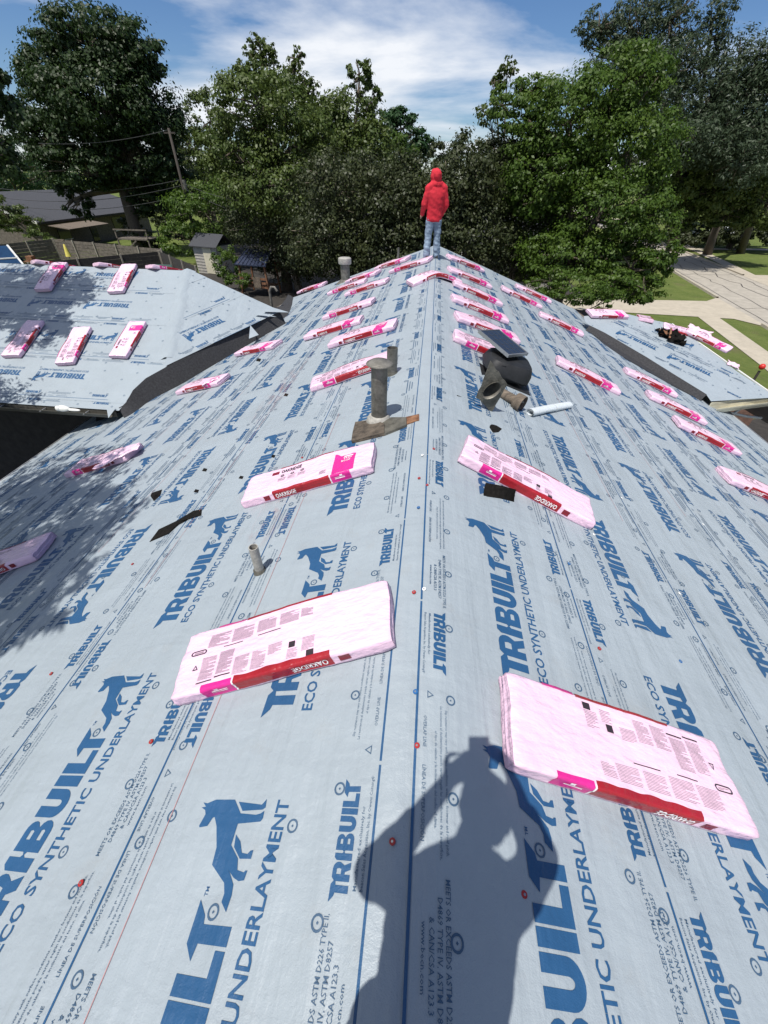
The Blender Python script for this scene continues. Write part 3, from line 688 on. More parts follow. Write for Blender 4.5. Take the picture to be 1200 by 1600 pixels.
# canted step along the edge of the wing, dressed with the same membrane
def step(E_, sg):
    rows = []
    for i, p in enumerate(E_):
        t_ = E_[min(i + 1, len(E_) - 1)] - E_[max(i - 1, 0)]; o_ = np.cross(t_, (0, 0, 1.0)) * sg; o_[2] = 0; o_ /= np.linalg.norm(o_)
        q_ = p + o_ * .16; q_[2] = -TS * abs(q_[0]) + .016; rows.append((p + (0, 0, .012), q_))
    valley('step_membrane', rows)
step([onW(186, 638), onW(192, 635), onW(199, 628), onW(208, 611), onW(228, 592), onHip(262, 573, .0), onHip(300, 553, .0), onHip(340, 532, .0), onHip(385, 508, .0), onHip(437, 486, .0)], 1)
# a spike of torn sheet hanging over the valley, and loose flaps at the corner
for pts, mm in (([onHip(391, 508, .05), onHip(404, 523, .09), onHip(389, 529, .06)], 'sheet'), ([onHip(418, 478, .05), onHip(452, 488, .10), onHip(412, 487, .05)], 'sheet'), ([onHip(405, 488, .05), onHip(432, 495, .08), onHip(398, 492, .05)], 'sheet'),
                ([onW(172, 632, .0) + (0, -.1, 0), onW(186, 634, .0) + (0, -.1, 0), onW(175, 649, .0) + (0, -.1, 0)], 'sheet')):
    plank('loose_sheet_flap', pts, .003, M[mm])
rag = MB()
p = onW(108, 637, 0) + (0, -.07, .01)
rag.ball(p - (.05, 0, 0), (.13, .05, .06)).ball(p + (.13, .0, -.01), (.13, .03, .025)).ball(p - (.12, .02, -.01), (.05, .04, .05))
tag(auto_smooth(rag.build('rag', M['white'], None)), 'white rag lying in the gutter of the left wing', 'rag')
# vent pipes standing behind the valley at its top
vp = MB().tube([(-4.62, 12.3, -1.9), (-4.62, 12.3, -1.1), (-4.56, 12.3, -1.0), (-4.46, 12.3, -1.0), (-4.4, 12.3, -1.1)], .035, 10)
tag(auto_smooth(vp.build('conduit_pipe', M['galv'])), 'bent grey conduit standing at the top of the left valley', 'pipe')
# ------------------------------------------------------------------ right wing
rVa = onR(925, 515, .0); rVb = onR(1102, 624, .0); rE2 = atZ(1200, 618, -2.22)
RWn = np.cross(rE2 - rVb, rVa - rVb); RWn /= np.linalg.norm(RWn)
if RWn[2] < 0: RWn = -RWn
rVb = CC + (rVb - CC) * .94; rVa = CC + (rVa - CC) * .94
def onV(px, py, off=.02): return hit(px, py, rVb + RWn * off, RWn)
RWpoly = [(914, 502), (912, 494), (945, 491), (980, 490.5), (1010, 498), (1050, 506), (1100, 541), (1150, 579), (1215, 622), (1210, 621), (1111, 627), (1104, 617), (1052, 585), (1010, 559), (960, 529), (924, 511)]
RW2 = [(q[0], q[1]) for q in RWpoly]
from mathutils.geometry import intersect_point_tri_2d
pts3 = [onV(*q) for q in RWpoly]
t0v, t1v = onV(1107, 583), onV(1037, 550)
ret = (t1v - t0v); ret /= np.linalg.norm(ret); rec = np.cross(RWn, ret)
def inpoly(x, y, P):
    c = False; j = len(P) - 1
    for i in range(len(P)):
        if (P[i][1] > y) != (P[j][1] > y) and x < (P[j][0] - P[i][0]) * (y - P[i][1]) / (P[j][1] - P[i][1]) + P[i][0]: c = not c
        j = i
    return c
RW0 = onV(1072, 567) - rec * .44
P2 = [((p - RW0) @ ret, (p - RW0) @ rec) for p in pts3]
def rwP(c, t, off=.0):
    c = np.asarray(c, float); t = np.asarray(t, float); return RW0 + c[..., None] * rec + t[..., None] * ret + (off + wob(t * 2, c * 3) * .6)[..., None] * RWn
rwb = mesh('underlayment_sheet', pts3, [tuple(range(len(pts3)))], M['sheet'], house)
big, fine = Acc(), Acc()
for k, (d, ph) in enumerate(((1, .05), (-1, .5), (1, .8), (1, .2))):
    e = -.93 * k
    insf = lambda c, t, e=e: inpoly(t, c + e, P2)
    print_roll(lambda c, t, e=e: rwP(np.asarray(c, float) + e, t, .004), 1, .93, -4, 5, d, ph, .55 + .3 * k, .1 + .4 * k, big, fine, inside=insf, seed=80 + k)
big.build('printed_small_marks', M['ink'], rwb); fine.build('printed_small_text', M['ink_fine'], rwb)
back = [onV(980, 490.5) - RWn * .01, onV(1010, 498) - RWn * .01, onV(1050, 506) - RWn * .01, onV(1150, 579) - RWn * .01, onV(1215, 622) - RWn * .01]
low = [p + np.array([.25 + .25 * i, 2.6 - .55 * i, -1.1]) for i, p in enumerate(back)]
mesh('underlayment_sheet', back + low, [(i, i + 1, 6 + i, 5 + i) for i in range(4)], M['sheet'], house)
ru = [(921, 505), (945, 518), (975, 536), (1010, 556), (1050, 581), (1085, 602), (1106, 614)]
rl = [(922, 519), (945, 538), (974, 558), (1005, 576), (1045, 599), (1075, 615), (1092, 624)]
valley('valley_membrane', [(onR(*a_, .026), onR(*b_, .020)) for a_, b_ in zip(ru, rl)])
step([onV(921, 509), onV(945, 521), onV(975, 538), onV(1010, 559), onV(1052, 585), onV(1104, 617)], 1)
gs = onV(1113, 629, 0) + (0, -.03, -.06); ge = onV(1230, 615, 0) + (0, -.03, -.06)
gutter('gutter', gs, ge, house, M['cream'], .13, .11)
MB().bar(gs + (0, .05, -.03), ge + (0, .05, -.03), .02, .16).build('fascia', M['cream'], house)
MB().bar(onV(1050, 506, .01), onV(1216, 622, .01), .03, .02).build('drip_edge', M['white'], house)
MB().box((7.6, 10.9, -3.8), (2.6, .2, 2.4)).build('wall', M['brick'], house)
ds = MB().tube([onR(1147, 650, -.06) + (.02, .1, 0), onR(1147, 650, -.06) + (.62, .55, .16), onR(1147, 650, -.06) + (1.2, .9, .30)], .028, 10)
tag(auto_smooth(ds.build('downpipe', M['white'])), 'slanting white downpipe below the right wing gutter', 'pipe')
ds2 = MB().tube([onR(1140, 645, -.05), onR(1148, 650, -.10) + (.3, .06, -.02), onR(1148, 650, -.1) + (.75, .2, -.10)], .03, 10).ball(onR(1136, 642, .01), .05)
tag(auto_smooth(ds2.build('drain_elbow', M['white'])), 'white pipe elbow poking out at the right eave', 'pipe')
# ------------------------------------------------------------------ pink bundles of shingles
BL, BW, BT = 1.05, .345, .078
def _profile():
    r = .007; pts = []
    def cor(cy, cz, a0): return [(cy + r * math.cos(R_(a0 - 90 * i / 6)), cz + r * math.sin(R_(a0 - 90 * i / 6))) for i in range(7)]
    hw = BW / 2
    pts += [(-hw, r)] + [(-hw, BT - r)] + cor(-hw + r, BT - r, 180)[1:] + [(hw - r, BT)] + cor(hw - r, BT - r, 90)[1:] + [(hw, r)] + cor(hw - r, r, 0)[1:] + [(-hw + r, 0)] + cor(-hw + r, r, 270)[1:]
    P = np.array(pts); d = np.r_[0, np.cumsum(np.hypot(*np.diff(P, axis=0).T))]
    return P, d
PROF, PS = _profile(); PER = PS[-1]
S_TOP = PS[np.argmax((PROF[:, 1] > BT - 1e-6))]          # where the top face starts (near edge)
S_TOPE = S_TOP + BW - .014
class Bundle:
    def __init__(s, seed, drape=0.0): s.seed = seed; s.drape = drape; s.ph = random.Random(seed).uniform(0, 6)
    def surf(s, a, q, off=0.0, shrink=1.0, ext=0.0):
        a = np.asarray(a, float); q = np.mod(np.asarray(q, float), PER)
        y = np.interp(q, PS, PROF[:, 0]); z = np.interp(q, PS, PROF[:, 1])
        e = .004; y2 = np.interp(np.mod(q + e, PER), PS, PROF[:, 0]); z2 = np.interp(np.mod(q + e, PER), PS, PROF[:, 1])
        y1 = np.interp(np.mod(q - e, PER), PS, PROF[:, 0]); z1 = np.interp(np.mod(q - e, PER), PS, PROF[:, 1])
        ty, tz = y2 - y1, z2 - z1; l = np.hypot(ty, tz) + 1e-9; ny, nz = -tz / l, ty / l
        en = np.clip((np.abs(a) - (BL / 2 - .05)) / .05, 0, 1)
        sd = s.seed * 7.31
        wr = np.array([.0042 * mnoise.noise(Vector((aa * 5 + sd, yy * 9, zz * 14))) + (.0016 + .006 * ee) * mnoise.noise(Vector((aa * 13 + yy * 10 * ee, yy * 20 + sd, zz * 34))) + .0012 * mnoise.noise(Vector((aa * 34 + yy * 14, yy * 40 + sd, zz * 60))) for aa, yy, zz, ee in zip(a.ravel(), y.ravel(), z.ravel(), en.ravel())]).reshape(a.shape)
        side = np.clip((np.abs(ny) - .7) / .3, 0, 1)               # pleats drawn along the long sides
        dd = wr + off + side * .0010 * np.sin(z * 260 + 2.2 * np.sin(a * 4 + s.ph) + a * 9)
        y = y + ny * dd; z = z + nz * dd
        zs = 1 - .16 * en ** 2
        z = BT * .42 + (z - BT * .42) * zs * shrink; y = y * (1 - .025 * en ** 2) * (1 - (1 - shrink) * .05)
        z = z + .006 * np.sin(a * 3 + s.ph) + .004 + (.006 * np.sin(a * 9 + s.ph * 2) * np.clip(y / BW + .5, 0, 1))
        x = a * (1 + .010 * np.sin(y * 16 + s.ph)) + ext
        if s.drape: z = z - s.drape * (np.sqrt(a * a + .10 ** 2) - .10)
        return np.stack([x, y, np.maximum(z, .001)] if not s.drape else [x, y, z], -1)
    def body(s, na, nq):
        a = np.linspace(-BL / 2, BL / 2, na); q = np.linspace(0, PER, nq, endpoint=False); A, Q = np.meshgrid(a, q, indexing='ij')
        V = [s.surf(A, Q).reshape(-1, 3)]; F = [(i * nq + j, (i + 1) * nq + j, (i + 1) * nq + (j + 1) % nq, i * nq + (j + 1) % nq) for i in range(na - 1) for j in range(nq)]
        n0 = na * nq
        for sg, base in ((-1, 0), (1, (na - 1) * nq)):
            prev = base
            for ex, shk in ((.004, .93), (-.002, .80), (.005, .62), (-.003, .42), (.004, .15)):
                V.append(s.surf(np.full(nq, sg * BL / 2), q, 0, shk, sg * ex)); cur = n0; n0 += nq
                for j in range(nq):
                    f = (prev + j, cur + j, cur + (j + 1) % nq, prev + (j + 1) % nq); F.append(f if sg > 0 else f[::-1])
                prev = cur
            F.append(tuple(prev + j for j in (range(nq) if sg < 0 else reversed(range(nq)))))
        return np.concatenate(V), F
    def patch(s, a0, a1, q0, q1, na, nq, off=.0016, ragged=0.0, seed=1):
        a = np.linspace(a0, a1, na); q = np.linspace(q0, q1, nq); A, Q = np.meshgrid(a, q, indexing='ij')
        if ragged:
            for i in range(na):
                Q[i, -1] += ragged * mnoise.noise(Vector((a[i] * 11 + s.seed * 3, seed, 0)))
        V = s.surf(A, Q, off).reshape(-1, 3); return V, [(i * nq + j, (i + 1) * nq + j, (i + 1) * nq + j + 1, i * nq + j + 1) for i in range(na - 1) for j in range(nq - 1)]
    def text(s, g, a0, q0, flip=1, off=.0042):
        """flip -1: upside down"""
        V, F = g; return s.surf(a0 + flip * V[:, 0], q0 + flip * V[:, 1], off), F
    def lines(s, a0, a1, q0, q1, n, rnd, th=.0016, off=.0026):
        V = []; F = []; k = 0; n = int(n * 1.6) if n > 3 else n
        for i in range(n):
            q = q0 + (q1 - q0) * (i + .5) / n; e = a1 if rnd.random() < .75 else a0 + (a1 - a0) * rnd.uniform(.4, .95)
            aa = np.linspace(a0, e, 7); V.append(s.surf(aa, np.full(7, q - th / 2), off)); V.append(s.surf(aa, np.full(7, q + th / 2), off))
            F += [(k + j, k + j + 1, k + 8 + j, k + 7 + j) for j in range(6)]; k += 14
        return np.concatenate(V), F
OAK = fit('OAKRIDGE', .165, .034, .022, 2); OAKT = fit('OAKRIDGE', .175, .040, .02, 2)
def acc_mesh(name, parts, m, smooth=False):
    V, F = joinf(parts); me = bpy.data.meshes.new(name); me.from_pydata(V.tolist(), [], F); me.materials.append(M[m]); me.update()
    if smooth: me.polygons.foreach_set('use_smooth', [True] * len(me.polygons))
    return me
def bundle_parts(style, seed, hi, drape=0.0, turn=False):
    b = bb = Bundle(seed, drape); rnd = random.Random(seed); R = []
    na, nq = (110, 66) if hi else (56, 40); pn = 2 if hi else 1
    me = acc_mesh('wrapper', [b.body(na, nq)], 'pink', True); R.append(('wrapper', me))
    f = 1 if style == 'A' else -1                     # B is the same pack turned over
    def A(x0, x1): return (x0, x1) if f > 0 else (-x1, -x0)
    top, tope = S_TOP, S_TOPE
    ra = A(-.255, .205); ma = A(.215, .365); la = A(-.335, -.285)
    lip = .010 if f > 0 else .022
    R.append(('red_band', acc_mesh('red_band', [b.patch(*ra, .010, top + lip, 40 * pn, 10, .0016, .010)], 'red', True)))
    R.append(('red_band', acc_mesh('red_band', [b.patch(*ra, tope - .008, tope + .066, 40 * pn, 8, .0016)], 'red', True)))
    R.append(('magenta_panel', acc_mesh('magenta_panel', [b.patch(*ma, .010, top + (.0 if f > 0 else .016), 14 * pn, 10, .0018, .004)], 'magenta', True)))
    R.append(('magenta_panel', acc_mesh('magenta_panel', [b.patch(*ma, tope - .004, tope + .066, 14, 8, .0018)], 'magenta', True)))
    if f > 0: R.append(('magenta_panel', acc_mesh('magenta_panel', [b.patch(.225, .395, top + .004, tope - .10, 14 * pn, 16 * pn, .0018, .07, 3)], 'magenta', True)))
    R.append(('logo_box', acc_mesh('logo_box', [b.patch(*la, .018, .018 + .038, 8, 6, .0020)], 'darkred', True)))
    if f > 0: R.append(('logo_box', acc_mesh('logo_box', [b.patch(-.315, -.255, tope - .085, tope - .045, 8, 6, .0020)], 'darkred', True)))
    wt = [b.text(OAK, -.235 if f > 0 else .235, .020 if f > 0 else .056, f), b.patch(*A(.2065, .2135), .010, top + .006, 3, 8, .0022)]
    wt.append(b.lines(*A(.245, .320), .032, .050, 2, rnd, .0045, .003)); wt.append(b.patch(*A(.285, .305), .050, .062, 4, 4, .003))
    if f > 0:
        for i, wd in enumerate(('THIS', 'ROOF')): wt.append(b.text(fit(wd, .070, .024, .02, 1), .300 - .010 * i, tope - .165 - .034 * i, 1))
        wt.append(b.lines(.305, .375, tope - .135, tope - .118, 1, rnd, .014, .003))
    R.append(('white_lettering', acc_mesh('white_lettering', wt, 'white_ink')))
    gl = []; bl = []
    if turn:                                          # the printed side of this pack is turned end for end
        class TB:
            def lines(s_, a0, a1, q0, q1, n, rnd_): return bb.lines(-a1, -a0, top + tope - q1, top + tope - q0, n, rnd_)
            def patch(s_, a0, a1, q0, q1, n1, n2, o_): return bb.patch(-a1, -a0, top + tope - q1, top + tope - q0, n1, n2, o_)
            def text(s_, g, a0, q0, fl): return bb.text(g, -a0, top + tope - q0, -fl)
        b = TB()
    if f > 0:
        bl.append(b.text(OAKT, -.235, tope - .082, 1)); 
        for i in range(3):
            c = -.215 + i * .085; bl.append(b.text(ring(.016, .010, 12), c, tope - .125, 1)); gl.append(b.lines(c - .03, c + .035, tope - .20, tope - .15, 5, rnd))
        gl.append(b.lines(.12, .175, top + .05, top + .10, 6, rnd))
    else:
        for c0, c1, q0, q1, n in ((-.40, -.325, .045, .165, 14), (-.31, -.235, .055, .175, 15), (-.22, -.145, .03, .12, 11), (-.13, -.06, .03, .12, 11), (-.05, .02, .08, .13, 6), (-.39, -.28, .215, .29, 9), (-.265, -.15, .215, .29, 9), (-.13, -.03, .225, .29, 8), (-.01, .09, .225, .29, 8), (.10, .16, .235, .285, 6), (.05, .10, .03, .08, 5), (.12, .18, .05, .12, 7)):
            gl.append(b.lines(c0, c1, top + q0, top + q1, n, rnd))
        for x0, x1, q0, q1 in ((-.40, -.32, .030, .036), (-.31, -.23, .040, .046), (.055, .085, .085, .115), (.145, .180, .020, .048), (-.30, -.20, .2, .204), (-.12, 0.0, .205, .209)):
            bl.append(b.patch(x0, x1, top + q0, top + q1, 5, 3, .0024))
        o_, i_ = [], []
        for cx in (1, -1): o_ += arc(cx * .028, 0, .013, .013, -90 if cx > 0 else 90, 90 if cx > 0 else 270, 6); i_ += arc(cx * .028, 0, .008, .008, -90 if cx > 0 else 90, 90 if cx > 0 else 270, 6)
        bl.append(b.text(poly(o_, [i_]), -.43, top + .20, 1)); bl.append(b.lines(-.455, -.405, top + .195, top + .205, 2, rnd))
        bl.append(b.text(poly([(-.014, -.012), (.014, -.012), (0, .014)], [[(-.009, -.008), (.009, -.008), (0, .008)]]), -.43, top + .12, 1))
    R.append(('grey_small_print', acc_mesh('grey_small_print', gl, 'grey_ink')))
    R.append(('black_print', acc_mesh('black_print', bl, 'black_ink')))
    return R
BP = {('A', i): bundle_parts('A', 3 + i, False) for i in range(3)}
BP.update({('B', i): bundle_parts('B', 13 + i, False) for i in range(3)})
BP[('A', 'hi')] = bundle_parts('A', 31, True); BP[('B', 'hi')] = bundle_parts('B', 32, True); BP[('B', 'hi2')] = bundle_parts('B', 33, True); BP[('B', 'hi3')] = bundle_parts('B', 34, True, 0.0, True)
BP[('A', 'bent')] = bundle_parts('A', 41, False, TS * .93)
BG = 'shingle bundles set out over the roof'
def bundle(key, center, xdir, nrm, label, lift=0.0, roll=0.0):
    n = np.asarray(nrm, float); n /= np.linalg.norm(n); x = np.asarray(xdir, float); x = x - n * (x @ n); x /= np.linalg.norm(x)
    if roll: n = n * math.cos(roll) + x * math.sin(roll); x = x - n * (x @ n); x /= np.linalg.norm(x)
    y = np.cross(n, x); c = np.asarray(center, float) + n * lift
    o = thing('shingle_bundle', label, 'shingle bundle', (0, 0, 0), BG)
    o.matrix_world = Matrix(((x[0], y[0], n[0], c[0]), (x[1], y[1], n[1], c[1]), (x[2], y[2], n[2], c[2]), (0, 0, 0, 1)))
    for nm, me in BP[key]:
        ch = bpy.data.objects.new(nm, me); COL.objects.link(ch); ch.parent = o
        if nm in ('white_lettering', 'grey_small_print', 'black_print'): ch['kind'] = 'stuff'
    return o
def two(fn, n, key, q0, q1, label, lift=.011, h=.045):
    a = fn(*q0, h); b = fn(*q1, h); c = (a + b) / 2 - np.asarray(n) * h
    return bundle(key, c, b - a, n, label, lift)
S = 'pink wrapped shingle bundle '
for key, q0, q1, lb in (
    (('A', 0), (463, 458), (514, 442), 'lowest on the far left slope, beside the far vent'),
    (('B', 0), (513, 459), (574, 438), 'just below the far round vent on the left slope'),
    (('A', 1), (538, 441), (599, 424), 'half hidden behind another one right of the far vent'),
    (('B', 1), (537, 461), (612, 437), 'with dark left end, front of three near the far vent'),
    (('B', 2), (505, 496), (588, 470), 'alone on the left slope between far vent and near pipes'),
    (('A', 2), (477, 527), (569, 498), 'with bunched magenta right end on the left slope'),
    (('A', 0), (514, 538), (623, 506), 'larger, nearest one behind the two grey pipes up the left slope'),
    (('A', 1), (585, 420), (643, 403), 'at the far gable edge, left of the man in red'),
    (('B', 0), (608, 425), (678, 404), 'reaching up to the left foot of the man in red'),
    (('B', 1), (488, 602), (620, 557), 'passing behind the capped grey pipe'),
    (('A', 2), (365, 553), (446, 535), 'next to the black left valley, upper of two'),
    (('A', 0), (271, 612), (368, 590), 'torn, next to the black left valley, lower of two'),
):
    two(onL, NL, key, q0, q1, S + lb)
two(onL, NL, ('B', 2), (110, 735), (218, 705), S + 'crumpled and dappled by tree shade near the left eave')
two(onL, NL, ('B', 0), (-62, 905), (50, 862), S + 'in tree shade at the left edge of the picture')
two(onL, NL, ('A', 'hi'), (381, 772), (594, 713), S + 'with magenta panel on top, in front of the capped grey pipe')
two(onL, NL, ('B', 'hi'), (282, 1048), (622, 955), S + 'nearest on the left slope, small print side up')
for key, q0, q1, lb in (
    (('A', 1), (698, 400), (755, 423), 'nearest the right foot of the man in red'),
    (('A', 0), (702, 421), (764, 447), 'second down from the man in red on the right slope'),
    (('A', 2), (707, 442), (782, 474), 'third down from the man in red on the right slope'),
    (('A', 1), (706, 465), (791, 501), 'fourth down from the man in red on the right slope'),
    (('A', 0), (710, 493), (809, 532), 'passing just behind the solar vent, fifth from the man in red'),
    (('B', 1), (710, 524), (822, 574), 'partly hidden by the solar roof vent'),
    (('A', 2), (785, 451), (843, 478), 'at the far right rake, nearer of the pair'),
    (('A', 1), (805, 446), (860, 472), 'at the far right rake, farther of the pair'),
    (('A', 0), (842, 490), (910, 523), 'near the top of the black right valley'),
    (('A', 2), (867, 562), (967, 611), 'alone right of the solar vent on the right slope'),
    (('A', 1), (973, 577), (1057, 618), 'beside the black right valley, top of the diagonal row of three'),
    (('A', 0), (1008, 614), (1102, 660), 'middle one of the diagonal row of three by the right eave'),
    (('A', 2), (1047, 655), (1157, 707), 'nearest of the diagonal row of three by the right eave'),
    (('A', 1), (1127, 740), (1240, 790), 'cut by the right edge of the picture'),
):
    two(onR, NR, key, q0, q1, S + lb)
two(onR, NR, ('B', 'hi2'), (722, 702), (922, 803), S + 'over a curled black felt scrap right of the ridge')
two(onR, NR, ('B', 'hi3'), (783, 1122), (1142, 1232), S + 'nearest on the right slope, beside the photographer shadow')
# one bent over the ridge
pr = atZ(684, 429, .04); bundle(('A', 'bent'), (0.0, pr[1], .004), (1, .5, 0), (0, 0, 1), S + 'bent over the ridge in front of the man in red')
# left wing
wx = np.array([0, math.cos(AW), math.sin(AW)])
for key, q0, q1, lb in (
    (('A', 0), (66, 455), (96, 412), 'in tree shade at the left wing ridge'),
    (('B', 1), (180, 459), (204, 414), 'at the left wing ridge, sunlit, above the black letters'),
    (('B', 2), (18, 557), (57, 504), 'leftmost of the three lying lower on the left wing'),
    (('B', 0), (101, 570), (131, 513), 'middle one of the three lying lower on the left wing'),
    (('A', 2), (184, 561), (217, 503), 'rightmost of the three lying lower on the left wing, magenta end'),
):
    a = onW(*q0, .045); b = onW(*q1, .045)
    bundle(key, (a + b) / 2 - WN * .045, b - a, WN, S + lb, .012)
WB = np.array([0, math.sin(AW), math.cos(AW)])
for (px, py), key, lb in (((60, 413), ('A', 1), 'behind the left wing ridge, shaded, leftmost'), ((160, 417), ('A', 0), 'peeking over the left wing ridge, middle'), ((249, 419), ('B', 1), 'peeking over the left wing ridge beside its hip')):
    p = atZ(px, py, pA[2] + .03); bundle(key, (p[0], pA[1] + .36, pA[2] - .14), (.55, .85, -.25), WB, S + lb, .0)
# right wing
a = onV(912, 493); b = onV(981, 494); bundle(('A', 2), (a + b) / 2 + (0, 0, .0), b - a, RWn, S + 'lying along the right wing ridge', .01)
p = onV(1006, 503); bundle(('B', 2), p + np.array([.20, .46, -.07]), (.36, 1, -.12), (.1, .12, 1), S + 'seen end on at the right wing ridge', .0)
bt = onV(1078, 540) + np.array([.52, .30, 0]); bundle(('A', 0), bt, (.72, -.70, -.25), RWn, S + 'with torn wrapping at the right wing hip', .03)
bt2 = onV(1062, 528) + np.array([.25, .35, 0.0]); bundle(('B', 1), bt2, (.85, -.3, -.15), RWn, S + 'opened under the torn one at the right wing hip', .0)
def crumple(name, c, ax, size, m, seed, n=9, amp=.35, par=None, thick=.004):
    """a crumpled scrap of sheet"""
    rnd = random.Random(seed); V = []; a0, a1, a2 = [np.asarray(a, float) for a in ax]
    for i in range(n):
        for j in range(n):
            u = i / (n - 1) * 2 - 1; v = j / (n - 1) * 2 - 1; edge = max(abs(u), abs(v))
            k = 1 - .35 * edge * max(0, mnoise.noise(Vector((u * 2 + seed, v * 2, 0))) + .3)
            h = amp * size[0] * (mnoise.noise(Vector((u * 1.6 + seed, v * 1.6, 3))) + .5 * mnoise.noise(Vector((u * 4 + seed, v * 4, 9))))
            V.append(np.asarray(c) + a0 * u * size[0] * k + a1 * v * size[1] * k + a2 * abs(h))
    o = mesh(name, V, [(i * n + j, (i + 1) * n + j, (i + 1) * n + j + 1, i * n + j + 1) for i in range(n - 1) for j in range(n - 1)], m, par, smooth=False)
    md = o.modifiers.new('s', 'SOLIDIFY'); md.thickness = thick
    return o
def frame(n, d):
    n = np.asarray(n, float); d = np.asarray(d, float); d = d - n * (d @ n); d /= np.linalg.norm(d); return d, np.cross(n, d), n
tag(crumple('torn_wrap', onV(1085, 528) + (.15, .2, .10), frame(RWn, (.8, -.5, 0)), (.30, .20), M['pink'], 5), 'flap of torn pink wrapping on the right wing hip', 'wrapping')
tag(crumple('torn_wrap', onV(1138, 570) + (.10, .0, .01), frame(RWn, (.8, -.5, 0)), (.14, .12), M['pink'], 8), 'small scrap of pink wrapping below the torn bundle', 'wrapping')
tag(crumple('torn_wrap', onL(330, 597, .09), frame(NL, (1, .4, 0)), (.16, .05), M['pink'], 12), 'loose pink flap on the torn bundle by the left valley', 'wrapping')
tag(crumple('torn_wrap', onL(185, 712, .10), frame(NL, (1, .5, 0)), (.30, .14), M['pink'], 15, amp=.12), 'loose pink wrapping over the crumpled bundle near the left eave', 'wrapping')
# ------------------------------------------------------------------ things on the roof
def at_left(px, py): return onL(px, py)
# capped vent pipe in front
b0 = onL(592, 660); vp = thing('vent_pipe', 'tall grey metal vent pipe with rusty disc cap left of the ridge', 'vent pipe', tuple(b0))
def zpart(name, prof, m, par, n=28, tilt=(0, 0)):
    mb = MB(); V0_ = (0, 0, 0); mb.lathe(V0_, prof, n); o = mb.build(name, M[m], par, smooth=True); return auto_smooth(o, 35)
zpart('pipe', [(.0665, -.10), (.0665, .50), (.062, .50), (.062, .2)], 'galv', vp)
zpart('cap', [(0, .552), (.030, .549), (.070, .536), (.104, .516), (.107, .509), (.102, .508), (.060, .518), (0, .526)], 'galv', vp)
zpart('collar', [(.068, .075), (.080, .072), (.098, .050), (.108, .022), (.110, .0), (.09, -.02)], 'lead', vp)
for k in range(3):
    an = 2.1 * k; MB().bar((.055 * math.cos(an), .055 * math.sin(an), .49), (.07 * math.cos(an), .07 * math.sin(an), .525), .012, .003).build('cap_strap', M['galv_dark'], vp)
# slab of old shingle under it and rusty strip
def slab(name, pix, th, m, label, cat, fn=onL, n=NL, off=.012, lift=.0, seed=1):
    pts = [fn(*q, off) for q in pix]; k = len(pts); nn = np.asarray(n) * th
    o = mesh(name, pts + [p + nn for p in pts], [tuple(reversed(range(k))), tuple(range(k, 2 * k))] + [(i, (i + 1) % k, k + (i + 1) % k, k + i) for i in range(k)], m)
    return tag(o, label, cat)
slab('old_shingle_piece', [(551, 694), (602, 681), (602, 667), (586, 660), (557, 664), (553, 680)], .032, M['slab'], 'weathered brown shingle scrap at the foot of the capped pipe', 'shingle scrap')
slab('old_shingle_piece', [(602, 681), (636, 667), (636, 655), (612, 655), (598, 664)], .02, M['galv_dark'], 'grey flashing tongue right of the capped pipe', 'flashing')
slab('rusty_strip', [(632, 665), (655, 657), (655, 648), (633, 653)], .008, M['rust'], 'rusty metal strip right of the capped pipe', 'metal strip')
# stub pipe behind
b1 = onL(612, 586); vp2 = thing('vent_pipe', 'short plain grey pipe just behind the capped one', 'vent pipe', tuple(b1))
zpart('pipe', [(.056, -.12), (.056, .285), (.051, .285), (.051, .0)], 'galv', vp2)
zpart('torn_foot', [(.058, .05), (.066, .02), (.07, -.02)], 'galv_dark', vp2)
# far vent
b2 = onL(540, 440); vp3 = thing('vent_pipe', 'far grey vent with wide flat cap near the left rake', 'vent pipe', tuple(b2))
zpart('pipe', [(.13, -.2), (.125, .42), (.12, .42)], 'galv', vp3)
zpart('cap', [(.0, .60), (.15, .59), (.178, .575), (.182, .55), (.182, .45), (.175, .435), (.13, .43)], 'lead', vp3)
zpart('flashing', [(.30, -.09), (.17, .02), (.135, .06)], 'galv_dark', vp3, 20)
# leaning small pipe
b3 = onL(407, 896); vp4 = thing('vent_pipe', 'thin open steel pipe standing alone low on the left slope', 'vent pipe', tuple(b3))
zpart('pipe', [(.027, -.05), (.027, .225), (.022, .225), (.022, .05)], 'lead', vp4)
zpart('foot_sleeve', [(.040, -.03), (.036, .035), (.028, .045)], 'galv_dark', vp4)
# small far pipe at gable
b4 = onL(622, 405); zp = MB().tube([b4 + (0, 0, -.1), b4 + (0, 0, .28)], .03, 10); tag(zp.build('vent_pipe', M['galv']), 'tiny grey pipe on the far gable edge', 'vent pipe')
# solar vent
cS = onR(783, 588); sv = thing('solar_roof_vent', 'black plastic solar powered vent with tilted panel right of the ridge', 'roof vent')
fx, fy, fz = frame(NR, (1, 0, -TS)); fx, fy, fz = (np.asarray(v) for v in (fx, fy, fz))
def Ls(x, y, z): return cS + fx * x + fy * y + fz * z
mb = MB(); mb.box(Ls(.02, .02, .012), (.62, .60, .010), (fx, fy, fz)); mb.build('flange', M['blackplastic'], sv)
mb = MB(); pr = [(.215, .0), (.235, .03), (.235, .075), (.225, .082), (.10, .085), (.0, .085)]
mb.lathe(Ls(0, .02, .012), pr, 36, (fx, fy, fz)); auto_smooth(mb.build('throat', M['blackplastic'], sv), 35)
